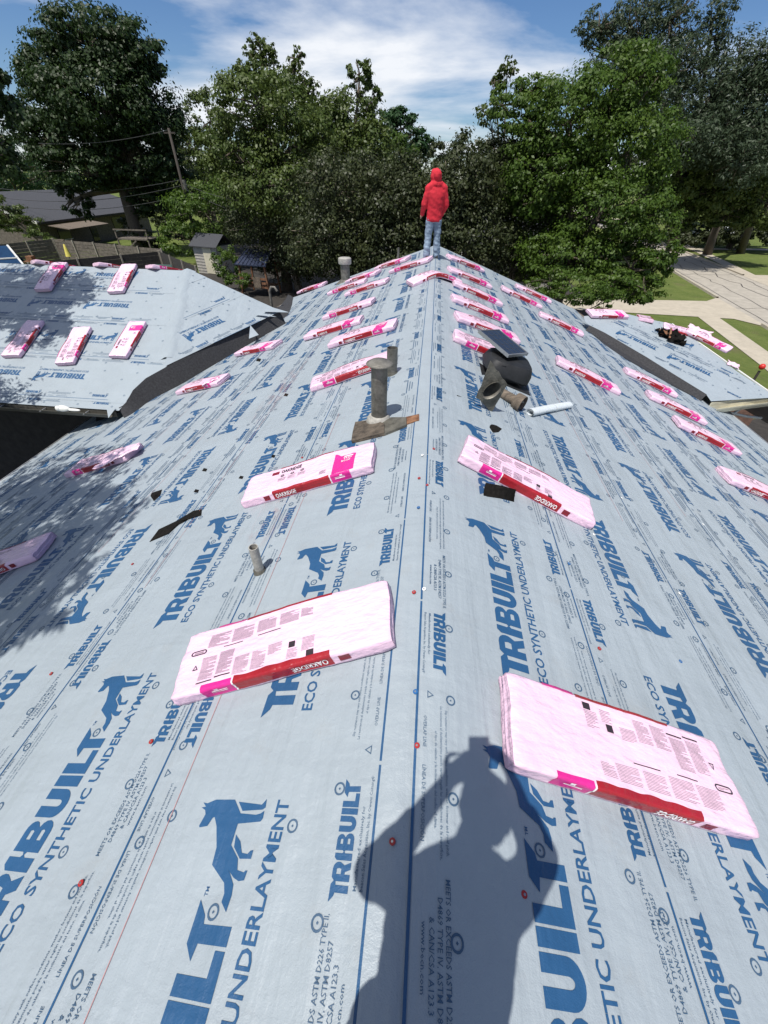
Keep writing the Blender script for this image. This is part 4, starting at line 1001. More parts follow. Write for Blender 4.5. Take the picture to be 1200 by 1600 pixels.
# hood: rounded square in plan, wide skirt, flat top
V = []; F = []; nn_ = 44; prf = [(.235, .045), (.295, .050), (.312, .070), (.306, .120), (.280, .180), (.262, .205), (.235, .215), (.0, .222)]
for r_, h_ in prf:
    for k in range(nn_):
        an = 2 * math.pi * k / nn_; q_ = 1 / (abs(math.cos(an)) ** 5.0 + abs(math.sin(an)) ** 5.0) ** (1 / 5.0) * .90
        V.append(Ls(r_ * q_ * math.cos(an), .02 + r_ * q_ * math.sin(an), .012 + h_ + .03 * (r_ * q_ * math.cos(an)) / .3 * (h_ > .1)))
for i in range(len(prf) - 1):
    for k in range(nn_): F.append((i * nn_ + k, i * nn_ + (k + 1) % nn_, (i + 1) * nn_ + (k + 1) % nn_, (i + 1) * nn_ + k))
auto_smooth(mesh('hood', V, F, M['blackplastic'], sv), 30)
for sx in (-.10, .10): MB().bar(Ls(sx, -.235, .17), Ls(sx * .9, .20, .235), .05, .03).build('hood_rib', M['blackplastic'], sv)
mb = MB(); mb.lathe(Ls(0, .02, .012), [(.17, .08), (.17, .13)], 30, (fx, fy, fz)); mb.build('screen', M['galv_dark'], sv)
# panel corners read from the photo at its height
q = [onR(748, 516, .31), onR(780, 519, .34), onR(830, 558, .31), onR(787, 551, .28)]
pc = sum(q) / 4; e1 = (q[3] - q[0] + q[2] - q[1]) / 2; e2 = (q[1] - q[0] + q[2] - q[3]) / 2
l1, l2 = np.linalg.norm(e1), np.linalg.norm(e2); e1 /= l1; e2 = e2 - e1 * (e1 @ e2); e2 /= np.linalg.norm(e2); e3 = np.cross(e1, e2); 
if e3[2] < 0: e3 = -e3
pn = MB().box(pc, (l1, l2, .022), (e1, e2, e3)).build('panel_back', M['blackplastic'], sv)
MB().box(pc + e3 * .0125, (l1 - .03, l2 - .03, .004), (e1, e2, e3)).build('solar_cells', M['panel'], sv)
mb = MB()
for k in range(1, 5): mb.box(pc + e3 * .0155 + e1 * (k / 5 - .5) * (l1 - .03), (.0025, l2 - .035, .0015), (e1, e2, e3))
for k in range(1, 4): mb.box(pc + e3 * .0158 + e2 * (k / 4 - .5) * (l2 - .03), (l1 - .035, .002, .0015), (e1, e2, e3))
mb.build('cell_lines', M['cell_line'], pn)
mb = MB()
for sg in (-1, 1):
    mb.box(pc + e2 * sg * (l2 / 2), (l1 + .02, .014, .034), (e1, e2, e3)); mb.box(pc + e1 * sg * (l1 / 2), (.014, l2 - .016, .034), (e1, e2, e3))
mb.build('panel_frame', M['alu'], sv)
for sx in (-1, 1):
    MB().tube([pc + e1 * sx * l1 * .3 - e3 * .01, Ls(.12 * sx, .02, .22)], .012, 8).build('panel_bracket', M['blackplastic'], sv)
for i, qq in enumerate((q[0], q[3])): MB().ball(qq - e3 * .0 - e2 * .012, .007, 8).build('bolt', M['steel'], pn)
# old pipe flashing lying on its side: plate with a hole, pipe and collar
fl = thing('old_pipe_flashing', 'dull grey flashing plate with a round hole, stood up beside the solar vent', 'flashing')
c4 = [hit(768, 566, onR(768, 646) + (0, .05, 0), (0, 1, .25)), hit(791, 598, onR(768, 646) + (0, .10, 0), (0, 1, .25)), onR(769, 648, .004), hit(743, 618, onR(768, 646) + (0, .03, 0), (0, 1, .25))]
ctr = sum(c4) / 4; ux = (c4[2] - c4[3] + c4[1] - c4[0]) / 2; uy = (c4[0] - c4[3] + c4[1] - c4[2]) / 2
lx, ly = np.linalg.norm(ux), np.linalg.norm(uy); ux /= lx; uy -= ux * (uy @ ux); uy /= np.linalg.norm(uy); un = np.cross(ux, uy)
hole = [(.058 * math.cos(2 * math.pi * k / 20), .085 * math.sin(2 * math.pi * k / 20)) for k in range(20)]
rq = lambda p: ((p - ctr) @ ux, (p - ctr) @ uy)
rnd = random.Random(3)
corn = [np.array(rq(p)) for p in c4]; outl = []
for i in range(4):
    for t in np.linspace(0, 1, 7)[:-1]:
        pnt = corn[i] * (1 - t) + corn[(i + 1) % 4] * t; outl.append(tuple(pnt + np.array([rnd.uniform(-.006, .006), rnd.uniform(-.006, .006)])))
V2, F2 = poly(outl, [hole]); V3 = np.array([ctr + ux * a + uy * b + un * .012 * mnoise.noise(Vector((a * 9, b * 9, 1))) for a, b in V2])
o = mesh('plate', V3, F2, M['galv_dark'], fl); md = o.modifiers.new('s', 'SOLIDIFY'); md.thickness = .006; md.offset = 0
mb = MB(); mb.lathe(ctr, [(.060, -.002), (.064, .02), (.070, .028)], 20, (ux * .95, uy * 1.35, un if un @ (CC - ctr) > 0 else -un)); mb.build('hole_rim', M['galv'], fl, smooth=True)
un2 = un if un @ (CC - ctr) < 0 else -un
mb = MB(); mb.lathe(ctr, [(.060, .002), (.055, .10), (.0, .12)], 20, (ux * .95, uy * 1.35, un2)); mb.build('boot', M['galv_dark'], fl, smooth=True)
pk = thing('old_pipe_collar', 'rusty round pipe collar lying beside the flashing plate', 'pipe collar')
ca = onR(811, 629, .078); cb = ctr.copy()
dd = np.array([.78, -.60, -.16]); dd /= np.linalg.norm(dd); s1 = np.cross(dd, (0, 0, 1.0)); s1 /= np.linalg.norm(s1); s2 = np.cross(s1, dd)
mb = MB(); mb.lathe(ca, [(.078, .045), (.084, .045), (.086, -.03), (.082, -.045), (.078, -.03), (.077, .04)], 28, (s1, s2, dd)); auto_smooth(mb.build('ring', M['oldwood'], pk), 35)
mb = MB(); mb.lathe(ca, [(.043, -.02), (.047, -.02), (.050, -.20), (.052, -.30), (.0, -.30)], 22, (s1, s2, dd)); auto_smooth(mb.build('pipe_end', M['oldwood'], pk), 35)
mb = MB(); mb.lathe(ca, [(.042, -.02), (.040, -.12), (0, -.12)], 18, (s1, s2, dd)); mb.build('pipe_bore', M['felt'], pk)
for k in range(6):
    an = k * 1.05; r0 = ca + .046 * (math.cos(an) * s1 + math.sin(an) * s2); r1 = ca + .075 * (math.cos(an + .2) * s1 + math.sin(an + .2) * s2) + dd * .03
    sd_ = np.cross(r1 - r0, dd); sd_ /= np.linalg.norm(sd_)
    plank('torn_tab', [r0 - sd_ * .014, r0 + sd_ * .014, r1 + sd_ * .003, r1 - sd_ * .003], .003, M['galv'], pk, n=dd)
# rolled offcut of sheet
ra, rb = onR(828, 645, .035), onR(889, 633, .035); dd = rb - ra; dd /= np.linalg.norm(dd)
rs = thing('rolled_sheet', 'small roll of pale underlayment lying right of the pipe collar', 'roll')
mb = MB(); side = np.cross(NR, dd); pr_ = []; ns = 44
V = []; F = []
for i in range(ns):
    an = i / ns * 2 * math.pi * 2.3; r_ = .042 - .022 * i / ns
    o2 = side * r_ * math.cos(an) * 1.25 + NR * r_ * math.sin(an) * .85
    for p in (ra, ra * .5 + rb * .5 + NR * .004, rb): V.append(p + o2 + dd * .012 * math.sin(an))
for i in range(ns - 1):
    for k in range(2): F.append((i * 3 + k, i * 3 + k + 1, i * 3 + 4 + k, i * 3 + 3 + k))
M['roll'] = mat('pale_sheet_back', (.62, .67, .70), .45, var=.06, bump=.3, bscale=30)
mesh('spiral', V, F, M['roll'], rs, smooth=True)
mb = MB(); mid = ra * .45 + rb * .55; mb.lathe(mid, [(.050, -.004), (.050, .004)], 24, (side * 1.1, NR * .9, dd)); mb.build('tape', M['white'], rs)
mesh('loose_end', [ra - side * .05 - NR * .03, ra * .45 + rb * .55 - side * .05 - NR * .03, ra * .45 + rb * .55 - side * .13 - NR * .031, ra - side * .11 - NR * .031], [(0, 1, 2, 3)], M['felt'], rs)
# black felt scraps
def scrap(pix, label, fn=onL, n=NL, off=.014, bend=.03, seed=0):
    P = [fn(*q_, off) for q_ in pix]; c = sum(P) / len(P); V = [c + np.asarray(n) * bend]; 
    for i, p in enumerate(P): V.append(p + np.asarray(n) * (bend * .3 * (i % 2)))
    k = len(P); o = mesh('felt_scrap', V, [(0, 1 + i, 1 + (i + 1) % k) for i in range(k)], M['felt']); md = o.modifiers.new('s', 'SOLIDIFY'); md.thickness = .004
    return tag(o, label, 'felt scrap')
scrap([(234, 847), (249, 828), (275, 815), (303, 799), (316, 796), (315, 806), (296, 811), (279, 820), (264, 834)], 'long bow tie shaped black felt scrap on the left slope', bend=.012)
scrap([(235, 776), (238, 771), (254, 765), (251, 775), (241, 784)], 'small torn black felt scrap high on the left slope', bend=.015)
scrap([(762, 668), (767, 664), (776, 664), (784, 671), (781, 679), (770, 677)], 'small hexagonal black felt scrap below the flashing plate', onR, NR, bend=.008)
tiny = [(447, 617), (404, 562), (427, 713), (377, 746), (320, 734), (307, 767)]
for i, (px, py) in enumerate(tiny):
    scrap([(px - 4, py + 2), (px - 1, py - 2), (px + 4, py - 1), (px + 2, py + 3)], ['black fleck of felt under the bundles beside the left valley', 'black fleck of felt by the upper bundle of the left valley', 'black fleck of felt left of the magenta topped bundle', 'black fleck of felt farther left of the magenta topped bundle', 'black fleck of felt above the bow tie scrap', 'black fleck of felt just above the bow tie scrap'][i], bend=.006)
# curled felt flap under the right front bundle
P = [onR(*q_, .01) for q_ in ((757, 782), (782, 786), (805, 792))]; V = []; F = []
for i in range(7):
    f = i / 6; h_ = .10 * f ** 2
    for p in P: V.append(p + np.array([0, .10 * f, 0]) + NR * (.002 + h_ * (.7 if i < 6 else .75)) + np.array([-.02 * f, 0, 0]))
for i in range(6):
    for k in range(2): F.append((i * 3 + k, i * 3 + k + 1, i * 3 + 4 + k, i * 3 + 3 + k))
o = mesh('felt_scrap', V, F, M['felt'], smooth=True); md = o.modifiers.new('s', 'SOLIDIFY'); md.thickness = .004
tag(o, 'curled black felt flap under the front right bundle', 'felt scrap')
slab('sheet_offcut', [(728, 745), (764, 757), (768, 762), (757, 781), (748, 773), (735, 755)], .003, M['sheet'], 'grey offcut beside the curled black flap', 'sheet offcut', onR, NR, .016)
# thin black wire
tag(MB().tube([onR(714, 618, .02), onR(724, 622, .012), onR(735, 627, .012), onR(742, 631, .02)], .005, 6).build('wire_piece', M['felt']), 'short black wire left of the flashing plate', 'wire')
# burnt looking torn felt round an opening in the right wing
bf = thing('torn_felt_heap', 'ragged black felt torn up round a hole in the right wing', 'torn felt')
c = onV(1047, 528)
for i, (dx, dy, s1_, s2_, sd_) in enumerate(((0, 0, .30, .22, 2), (.1, -.12, .22, .18, 5), (-.1, .12, .2, .2, 9), (.2, .1, .18, .15, 14))):
    ax = frame(RWn, (.7 + .2 * i, -.6 + .3 * i, 0)); crumple('felt_rag', c + ax[0] * dx + ax[1] * dy, ax, (s1_, s2_), M['felt'], sd_, 9, 1.0, bf)
MB().bar(c + (-.12, -.2, .05), c + (-.06, .02, .22), .04, .02).build('splinter', M['wood'], bf)
crumple('felt_rag', c + (-.15, .08, .08), frame(RWn, (1, 0, 0)), (.10, .12), M['rust'], 21, 7, 1.0, bf)
# red ball on the fence line right
rb_ = atZ(1190, 572, -2.9)
# ------------------------------------------------------------------ people
def remeshed(name, mb, vox, m, par=None, smooth=4, wrinkle=None):
    V = np.concatenate(mb.V); me = bpy.data.meshes.new('tmp'); me.from_pydata(V.tolist(), [], mb.F); me.update()
    bm = bmesh.new(); bm.from_mesh(me); bmesh.ops.recalc_face_normals(bm, faces=bm.faces); bm.to_mesh(me); bm.free()
    o = bpy.data.objects.new('tmp', me); COL.objects.link(o)
    r = o.modifiers.new('r', 'REMESH'); r.mode = 'VOXEL'; r.voxel_size = vox; r.use_smooth_shade = True
    s_ = o.modifiers.new('s', 'SMOOTH'); s_.iterations = smooth; s_.factor = .5
    bpy.context.view_layer.update()
    ev = o.evaluated_get(bpy.context.evaluated_depsgraph_get()); me2 = bpy.data.meshes.new_from_object(ev); bpy.data.objects.remove(o); bpy.data.meshes.remove(me)
    if wrinkle:
        amp, fr = wrinkle
        for v in me2.vertices:
            c = v.co; d = amp * mnoise.noise(Vector((c.x * fr, c.y * fr, c.z * fr * 1.7 + c.x * fr * .6))) + amp * .5 * mnoise.noise(Vector((c.x * fr * 2.3, c.y * fr * 2.3 + 5, c.z * fr * 3)))
            v.co = c + v.normal * d
    me2.materials.clear(); me2.materials.append(m); me2.polygons.foreach_set('use_smooth', [True] * len(me2.polygons)); me2.name = name
    ob = bpy.data.objects.new(name, me2); COL.objects.link(ob); ob.parent = par; return ob
def chain(mb, pts, rad, n=14):
    """tapered limb with round joints"""
    pts = [np.asarray(p, float) for p in pts]
    mb.tube(pts, rad, n)
    for p, r in zip(pts, rad): mb.ball(p, r * .995, 12)
def hand(mb, wrist, fwd, palm_n, thumb_dir, curl=.5, s=1.0):
    """palm and five fingers, added to a body before it is remeshed into one surface"""
    w_ = np.asarray(wrist, float); f = np.asarray(fwd, float); f /= np.linalg.norm(f); n = np.asarray(palm_n, float); n -= f * (n @ f); n /= np.linalg.norm(n)
    t = np.asarray(thumb_dir, float); t = t - f * (t @ f) - n * (t @ n); t /= np.linalg.norm(t)
    mb.ball(w_ + f * .045 * s, (.050 * s, .040 * s, .016 * s), 12, (f, t, n))
    for k, (off, ln) in enumerate(((.030, .072), (.010, .082), (-.010, .076), (-.029, .060))):
        p = w_ + f * .082 * s + t * off * s; q = p; d = f.copy(); P = [p - f * .02 * s]; ang = 0
        for j, fr in enumerate((.45, .32, .26)):
            ang += curl * .75; d = f * math.cos(ang) + n * math.sin(ang); q = q + d * ln * fr * s; P.append(q)
        mb.tube(P, [.0095 * s, .0092 * s, .0085 * s, .0070 * s], 8)
        mb.ball(q, .0070 * s, 8)
    p = w_ + f * .022 * s + t * .034 * s; P = [p - t * .012 * s, p + (t * .75 + f * .6) * .030 * s, p + (t * .75 + f * .6 + n * curl * .5) * .055 * s, p + (t * .45 + f * .8 + n * curl) * .072 * s]
    mb.tube(P, [.013 * s, .0115 * s, .0100 * s, .0080 * s], 8); mb.ball(P[-1], .008 * s, 8)
M['skin'] = mat('skin', (.42, .24, .165), .5, var=.06)
M['hoodie'] = mat('red_cotton', (.52, .014, .030), .85, var=.14, vscale=9, bump=.9, bscale=11, stretch=(1, 1, .45))
M['denim'] = mat('washed_denim', (.155, .225, .32), .85, var=.35, vscale=11, bump=.35, bscale=60, col2=(.30, .39, .50))
M['shoe'] = mat('grey_shoe', (.09, .085, .08), .7, var=.3, vscale=20)
M['sole'] = mat('shoe_sole', (.30, .29, .27), .8)
M['shirt'] = mat('navy_shirt', (.03, .045, .08), .85, bump=.3, bscale=60)
M['trousers'] = mat('dark_trousers', (.05, .05, .055), .85, bump=.3, bscale=60)
M['hair'] = mat('dark_hair', (.02, .016, .012), .6, bump=.6, bscale=120)
M['eye'] = mat('eye_white', (.6, .58, .55), .3)
M['lip'] = mat('lip', (.34, .14, .12), .5)
def face(par, c, f, up, rt):
    """eyes and mouth for a head centred at c, facing f"""
    for s_ in (-1, 1):
        e = c + f * .083 + rt * s_ * .031 + up * .012
        MB().ball(e, (.011, .006, .007), 10, (rt, f, up)).build('eye', M['eye'], par, True); MB().ball(e + f * .0045, (.0045, .003, .0045), 8, (rt, f, up)).build('iris', M['hair'], par, True)
    MB().ball(c + f * .084 - up * .052, (.022, .005, .006), 10, (rt, f, up)).build('lips', M['lip'], par, True)
# the roofer in the red hood, back turned
fp = onL(676, 403); wk = thing('person', 'person in a red hooded top and faded jeans standing on the far ridge, back turned', 'person', (-.11, 11.12, 0))
wk.rotation_euler = (0, 0, R_(14))
body = MB()
body.ball((-.025, .055, 1.485), (.072, .092, .108), 16); body.ball((-.03, .14, 1.475), (.014, .022, .018), 8)           # head and nose
body.ball((-.10, .05, 1.48), (.012, .02, .03), 8); body.ball((.05, .05, 1.48), (.012, .02, .03), 8)
chain(body, [(0, .02, 1.30), (-.02, .045, 1.42)], [.055, .05])
body.loft([(0, 0, .74, .13, .09), (0, 0, .9, .14, .10), (0, .0, 1.1, .15, .10), (0, .0, 1.26, .14, .085), (0, .01, 1.34, .06, .05)])
for s_ in (-1, 1):
    chain(body, [(s_ * .09, 0, .78), (s_ * .105, .02, .42), (s_ * .115, -.02, .08)], [.075, .05, .038]); body.ball((s_ * .12, .05, .035), (.04, .11, .03), 12)
lh = np.array([-.235, .20, .80]); chain(body, [(-.17, .01, 1.25), (-.225, .02, 1.0), lh], [.045, .038, .028]); hand(body, lh, (-.25, .85, -.35), (.9, .3, -.1), (.1, .3, 1), .55)
rh = np.array([.20, .17, .80]); chain(body, [(.17, .01, 1.25), (.225, .01, 1.0), rh], [.045, .038, .028]); hand(body, rh, (-.25, .7, -.6), (-.9, .3, 0), (-.1, .3, 1), .6)
remeshed('body', body, .010, M['skin'], wk, 2)
face(wk, np.array([-.025, .055, 1.485]), np.array([0, 1.0, 0]), np.array([0, 0, 1.0]), np.array([1.0, 0, 0]))
hd = MB()
hd.loft([(0, .0, .70, .165, .125), (0, .0, .735, .178, .135), (0, .0, .80, .175, .130), (0, -.005, .95, .178, .135), (0, -.01, 1.12, .192, .14), (0, -.01, 1.22, .205, .13), (0, .0, 1.30, .16, .105), (-.005, .01, 1.37, .09, .085)], 20)
for s_, p1, p2 in ((-1, (-.245, .0, 1.0), (-.238, .17, .825)), (1, (.25, .0, 1.0), (.205, .14, .825))):
    chain(hd, [(s_ * .165, -.005, 1.255), p1, p2], [.084, .068, .048])
hd.ball((-.02, .02, 1.475), (.122, .128, .145), 18); hd.ball((-.012, -.060, 1.50), (.090, .085, .100), 14); hd.ball((0, -.02, 1.355), (.135, .105, .085), 14); hd.ball((-.030, .095, 1.54), (.095, .08, .075), 14)
for s_ in (-1, 1): chain(hd, [(s_ * .05, -.005, 1.345), (s_ * .175, -.005, 1.27)], [.085, .082])
o = remeshed('hooded_top', hd, .013, M['hoodie'], wk, 3, (.008, 8))
jn = MB(); jn.loft([(0, 0, .68, .15, .105), (0, 0, .76, .165, .12), (0, 0, .84, .16, .115)], 18)
for s_ in (-1, 1):
    chain(jn, [(s_ * .085, 0, .74), (s_ * .105, .02, .42), (s_ * .115, -.01, .16), (s_ * .118, .0, .055)], [.098, .080, .078, .080])
remeshed('jeans', jn, .012, M['denim'], wk, 2, (.016, 9))
for s_ in (-1, 1):
    sh_ = MB(); sh_.ball((s_ * .118, .045, .02), (.050, .135, .045), 14); sh_.ball((s_ * .118, -.03, .05), (.046, .06, .05), 12)
    so_ = remeshed('shoe', sh_, .012, M['shoe'], wk, 2)
    MB().box((s_ * .118, .045, -.022), (.09, .26, .02)).build('sole', M['sole'], so_)
# the photographer, standing just behind the lens and throwing the shadow in front
ph = thing('person', 'person holding a phone out in both hands, whose shadow falls across the near ridge', 'person', (0, 0, 0))
HC = np.array([-.052, -.180, 1.530])
bd = MB(); bd.ball(HC, (.076, .095, .115), 16); bd.ball(HC + (0, .095, -.015), (.014, .02, .018), 8)
for s_ in (-1, 1): bd.ball(HC + (s_ * .078, -.005, -.005), (.012, .02, .03), 8)
chain(bd, [(-.08, -.24, 1.27), (-.058, -.20, 1.43)], [.054, .052])
bd.loft([(-.08, -.38, .80, .15, .10), (-.08, -.36, .95, .15, .11), (-.08, -.30, 1.12, .17, .11), (-.08, -.26, 1.24, .16, .09), (-.08, -.24, 1.31, .07, .06)])
PH = CC - CD * .010 - CU * .040 + CR * .022        # middle of the phone
hl = PH - CR * .085 - CD * .035 - CU * .02; hr = PH + CR * .095 - CD * .035 - CU * .02
el = np.array([-.335, -.275, 1.255]); er = np.array([.155, -.215, 1.262])
def wristof(h_, e_): d = (h_ - e_); d /= np.linalg.norm(d); return h_ - d * .055, d
wl, dl = wristof(hl, el); wr, dr = wristof(hr, er)
chain(bd, [(-.245, -.285, 1.225), el, wl], [.052, .045, .029]); hand(bd, wl, dl, CR + CD * .3, CU, .55)
chain(bd, [(.085, -.285, 1.225), er, wr], [.052, .045, .029]); hand(bd, wr, dr, -CR + CD * .3, CU, .55)
for s_ in (-1, 1): chain(bd, [(-.08 + s_ * .09, -.37, .82), (-.07 + s_ * .10, -.33, .44), (-.06 + s_ * .11, -.42, .04)], [.085, .058, .042])
remeshed('body', bd, .010, M['skin'], ph, 2)
face(ph, HC, np.array([0, .93, -.37]), np.array([0, .37, .93]), np.array([1.0, 0, 0]))
hr_ = MB(); hr_.ball(HC + (0, -.018, .026), (.087, .10, .105), 16); remeshed('hair', hr_, .012, M['hair'], ph, 1, (.006, 30))
tp = MB(); tp.loft([(-.085, -.40, .72, .165, .14), (-.085, -.39, .82, .168, .145), (-.085, -.36, .98, .168, .145), (-.08, -.30, 1.12, .185, .14), (-.08, -.285, 1.22, .19, .11), (-.065, -.26, 1.29, .075, .07)], 20)
for s_, e_, w_ in ((-1, el, wl), (1, er, wr)):
    chain(tp, [(-.08 + s_ * .155, -.285, 1.225), e_, e_ * .5 + w_ * .5], [.078, .064, .050])
remeshed('shirt', tp, .013, M['shirt'], ph, 3, (.010, 8))
tr = MB(); tr.loft([(-.08, -.38, .70, .165, .12), (-.08, -.38, .80, .17, .13), (-.08, -.38, .86, .165, .12)], 18)
for s_ in (-1, 1): chain(tr, [(-.08 + s_ * .09, -.37, .78), (-.07 + s_ * .10, -.33, .44), (-.06 + s_ * .11, -.42, .09)], [.098, .080, .072])
remeshed('trousers', tr, .013, M['trousers'], ph, 3, (.010, 9))
for s_ in (-1, 1):
    sh_ = MB(); sh_.ball((-.06 + s_ * .11, -.36, -.01), (.048, .135, .045), 14); sh_.ball((-.06 + s_ * .11, -.42, .02), (.046, .06, .05), 12); remeshed('shoe', sh_, .012, M['shoe'], ph, 2)
pho = thing('phone', 'phone held up in front of the photographer', 'phone')
MB().box(PH, (.074, .155, .008), (CR, CU, CD)).build('phone_case', M['blackplastic'], pho); MB().box(PH - CD * .0048, (.068, .148, .0012), (CR, CU, CD)).build('screen', M['glass'], pho)
# ------------------------------------------------------------------ trees
def leaf_quads(rng, C, outdir, size, aspect=1.7, droop=.15, upw=.55):
    n = len(C)
    nv = outdir * 1.15 + rng.normal(size=(n, 3)) * .42 + np.array([0, 0, upw]); nv /= np.linalg.norm(nv, axis=1)[:, None]
    d = rng.normal(size=(n, 3)) + outdir * .6 + np.array([0, 0, -droop]); d -= nv * (d * nv).sum(1)[:, None]; d /= np.linalg.norm(d, axis=1)[:, None] + 1e-9
    s_ = np.cross(nv, d); L_ = size * rng.uniform(.6, 1.35, n)[:, None]; W_ = L_ / aspect
    return np.stack([C - d * L_ * .5, C + s_ * W_ * .5 - d * L_ * .05 + nv * L_ * .08, C + d * L_ * .5, C - s_ * W_ * .5 - d * L_ * .05 + nv * L_ * .08], 1)
def crown_leaves(rng, blobs, n, size, clump=.26, aspect=1.7, droop=.15, fill=.55, per=95):
    out = []; vol = np.array([b[1][0] * b[1][2] for b in blobs]); share = vol / vol.sum()
    for (c, r), sh_ in zip(blobs, share):
        c = np.asarray(c, float); r = np.asarray(r, float); m = int(n * sh_)
        nc = max(10, int(m / per))
        u = rng.normal(size=(nc, 3)); u /= np.linalg.norm(u, axis=1)[:, None]; rad = fill + (1.04 - fill) * rng.random(nc) ** .6
        cc = u * rad[:, None]                                   # clump centres in the unit ball
        cs = clump * rng.uniform(.55, 1.3, nc)
        k = rng.integers(0, nc, m)
        p = rng.normal(size=(m, 3)) * .48; p[:, 2] *= .7
        q = cc[k] + p * cs[k][:, None]
        od = u[k] * .45 + p * 1.6; od /= np.linalg.norm(od, axis=1)[:, None] + 1e-9
        out.append(leaf_quads(rng, c + q * r, od, size, aspect, droop))
    return np.concatenate(out)
def px_blob(cx, cy, hw, hh, Y, depth=.85):
    c = atY(cx, cy, Y); a = atY(cx + hw, cy, Y); b = atY(cx, cy - hh, Y)
    rx = abs(a[0] - c[0]); rz = abs(b[2] - c[2]); return (c, (rx, rx * depth, rz))
def tree(name, label, base, blobs, n, size, leaf, bark='barktree', seed=1, trunk_r=.22, group=None, clump=.26, aspect=1.7, droop=.15, fill=.55, stems=1, kids=9, per=95):
    rng = np.random.default_rng(seed); rnd = random.Random(seed); blobs = [(np.asarray(c, float), np.asarray(r, float)) for c, r in blobs]
    t = thing(name, label, 'tree', tuple(base), group); b0 = np.asarray(base, float)
    wb = MB(); top = max(b[0][2] for b in blobs)
    for s_ in range(stems):
        off = np.array([rnd.uniform(-.5, .5), rnd.uniform(-.5, .5), 0]) * (stems > 1)
        mid = sum(b[0] for b in blobs) / len(blobs)
        fork = b0 + off * .4 + np.array([(mid[0] - b0[0]) * .25, (mid[1] - b0[1]) * .25, (mid[2] - b0[2]) * .55])
        tr_ = trunk_r / math.sqrt(stems)
        wb.tube([b0 + off * .3 - b0 - (0, 0, .1), (b0 * .6 + fork * .4) + np.array([rnd.uniform(-.1, .1), rnd.uniform(-.1, .1), 0]) - b0, fork - b0], [tr_ * 1.3, tr_, tr_ * .8], 9)
        for (c, r) in blobs:
            c = np.asarray(c, float); m_ = (fork + c) / 2 + np.array([rnd.uniform(-.3, .3), rnd.uniform(-.3, .3), .2]) * min(1, r[0] * .3)
            wb.tube([fork - b0, m_ - b0, c - b0], [tr_ * .6, tr_ * .42, tr_ * .2], 7)
            for k in range(kids // stems + 1):
                u = rng.normal(size=3); u /= np.linalg.norm(u); e = c + u * np.asarray(r) * .85
                st = c * .6 + m_ * .4 if k % 2 else c
                wb.tube([st - b0, (st + e) / 2 + rng.normal(size=3) * .12 - b0, e - b0], [tr_ * .22, tr_ * .13, .012], 5)
    wb.build('trunk', M[bark], t, smooth=True)
    Q = crown_leaves(rng, blobs, n, size, clump, aspect, droop, fill, per) - b0
    quads('crown', Q, M[leaf], t)
    return t
def gp(px, Y): p = atY(px, 300, Y); return (p[0], p[1], GZ)
TG = 'trees beyond the roof'
B = px_blob
tree('oak_tree', 'huge dark oak towering over the grey roofed house on the left', gp(196, 44), [B(150, 62, 80, 54, 44), B(92, 140, 50, 70, 44), B(230, 165, 48, 80, 44), B(160, 160, 85, 75, 43), B(100, 215, 60, 48, 43), B(225, 250, 55, 55, 44), B(66, 120, 28, 48, 45), B(125, 262, 60, 36, 42), B(262, 275, 28, 50, 45), B(66, 200, 30, 55, 44), B(110, 60, 50, 36, 44), B(205, 85, 48, 50, 44), B(115, 312, 22, 30, 42.5), B(240, 312, 40, 26, 45)], 90000, .26, 'leaf_oak', seed=2, trunk_r=.55, group=TG, clump=.28)
tree('shade_tree', 'dark tree leaning in at the left picture edge over the left wing', (-14.2, 6.2, GZ), [((-9.3, 6.9, 4.3), (1.2, .9, .8)), ((-10.8, 6.6, 4.9), (1.5, 1.3, 1.2)), ((-8.6, 6.0, 4.0), (.7, .7, .45)), px_blob(-14, 150, 34, 60, 13.5), px_blob(-12, 240, 38, 50, 14)], 26000, .12, 'leaf_oak', seed=3, trunk_r=.22, group=TG, fill=.3)
tree('shade_tree', 'tree beside the left eave whose leaf shadows dapple the near left slope', (-8.6, -1.0, GZ), [((-6.3, 2.1, 3.0), (1.5, .95, .55)), ((-5.0, 1.45, 3.3), (1.15, .8, .5)), ((-4.05, .55, 3.6), (.75, .8, .45)), ((-6.6, .7, 3.4), (1.4, 1.0, .6)), ((-4.6, .2, 3.8), (1.0, .6, .5)), ((-9.6, 2.2, 2.6), (2.0, 1.6, .8)), ((-3.75, -.25, 3.75), (.65, .6, .4)), ((-5.4, .6, 3.5), (1.0, .8, .5)), ((-8.4, 4.0, 1.6), (1.3, 1.2, .6)), ((-11.5, 4.2, 2.4), (1.8, 1.5, .8))], 29000, .15, 'leaf_oak', seed=4, trunk_r=.2, group=TG, fill=.1, clump=.2, aspect=3.0, per=28)  # outer left boughs added out of view to shade the side yard
tree('pale_green_tree', 'tall yellowish green tree left of centre with two sprigs on top', gp(430, 31), [B(410, 165, 78, 60, 31), B(455, 225, 60, 70, 31), B(365, 235, 55, 60, 31), B(430, 290, 80, 60, 30)], 32000, .18, 'leaf_mid', seed=5, trunk_r=.3, group=TG)
tree('poplar_tree', 'slender tree rising above the yellowish green one, loose leafy tops', gp(420, 38), [B(408, 80, 26, 28, 38), B(463, 92, 13, 24, 38), B(420, 130, 45, 40, 38), B(480, 150, 22, 38, 38), B(385, 110, 18, 20, 38)], 8000, .19, 'leaf_mid', seed=6, trunk_r=.25, group=TG, fill=.2, per=22, clump=.22)
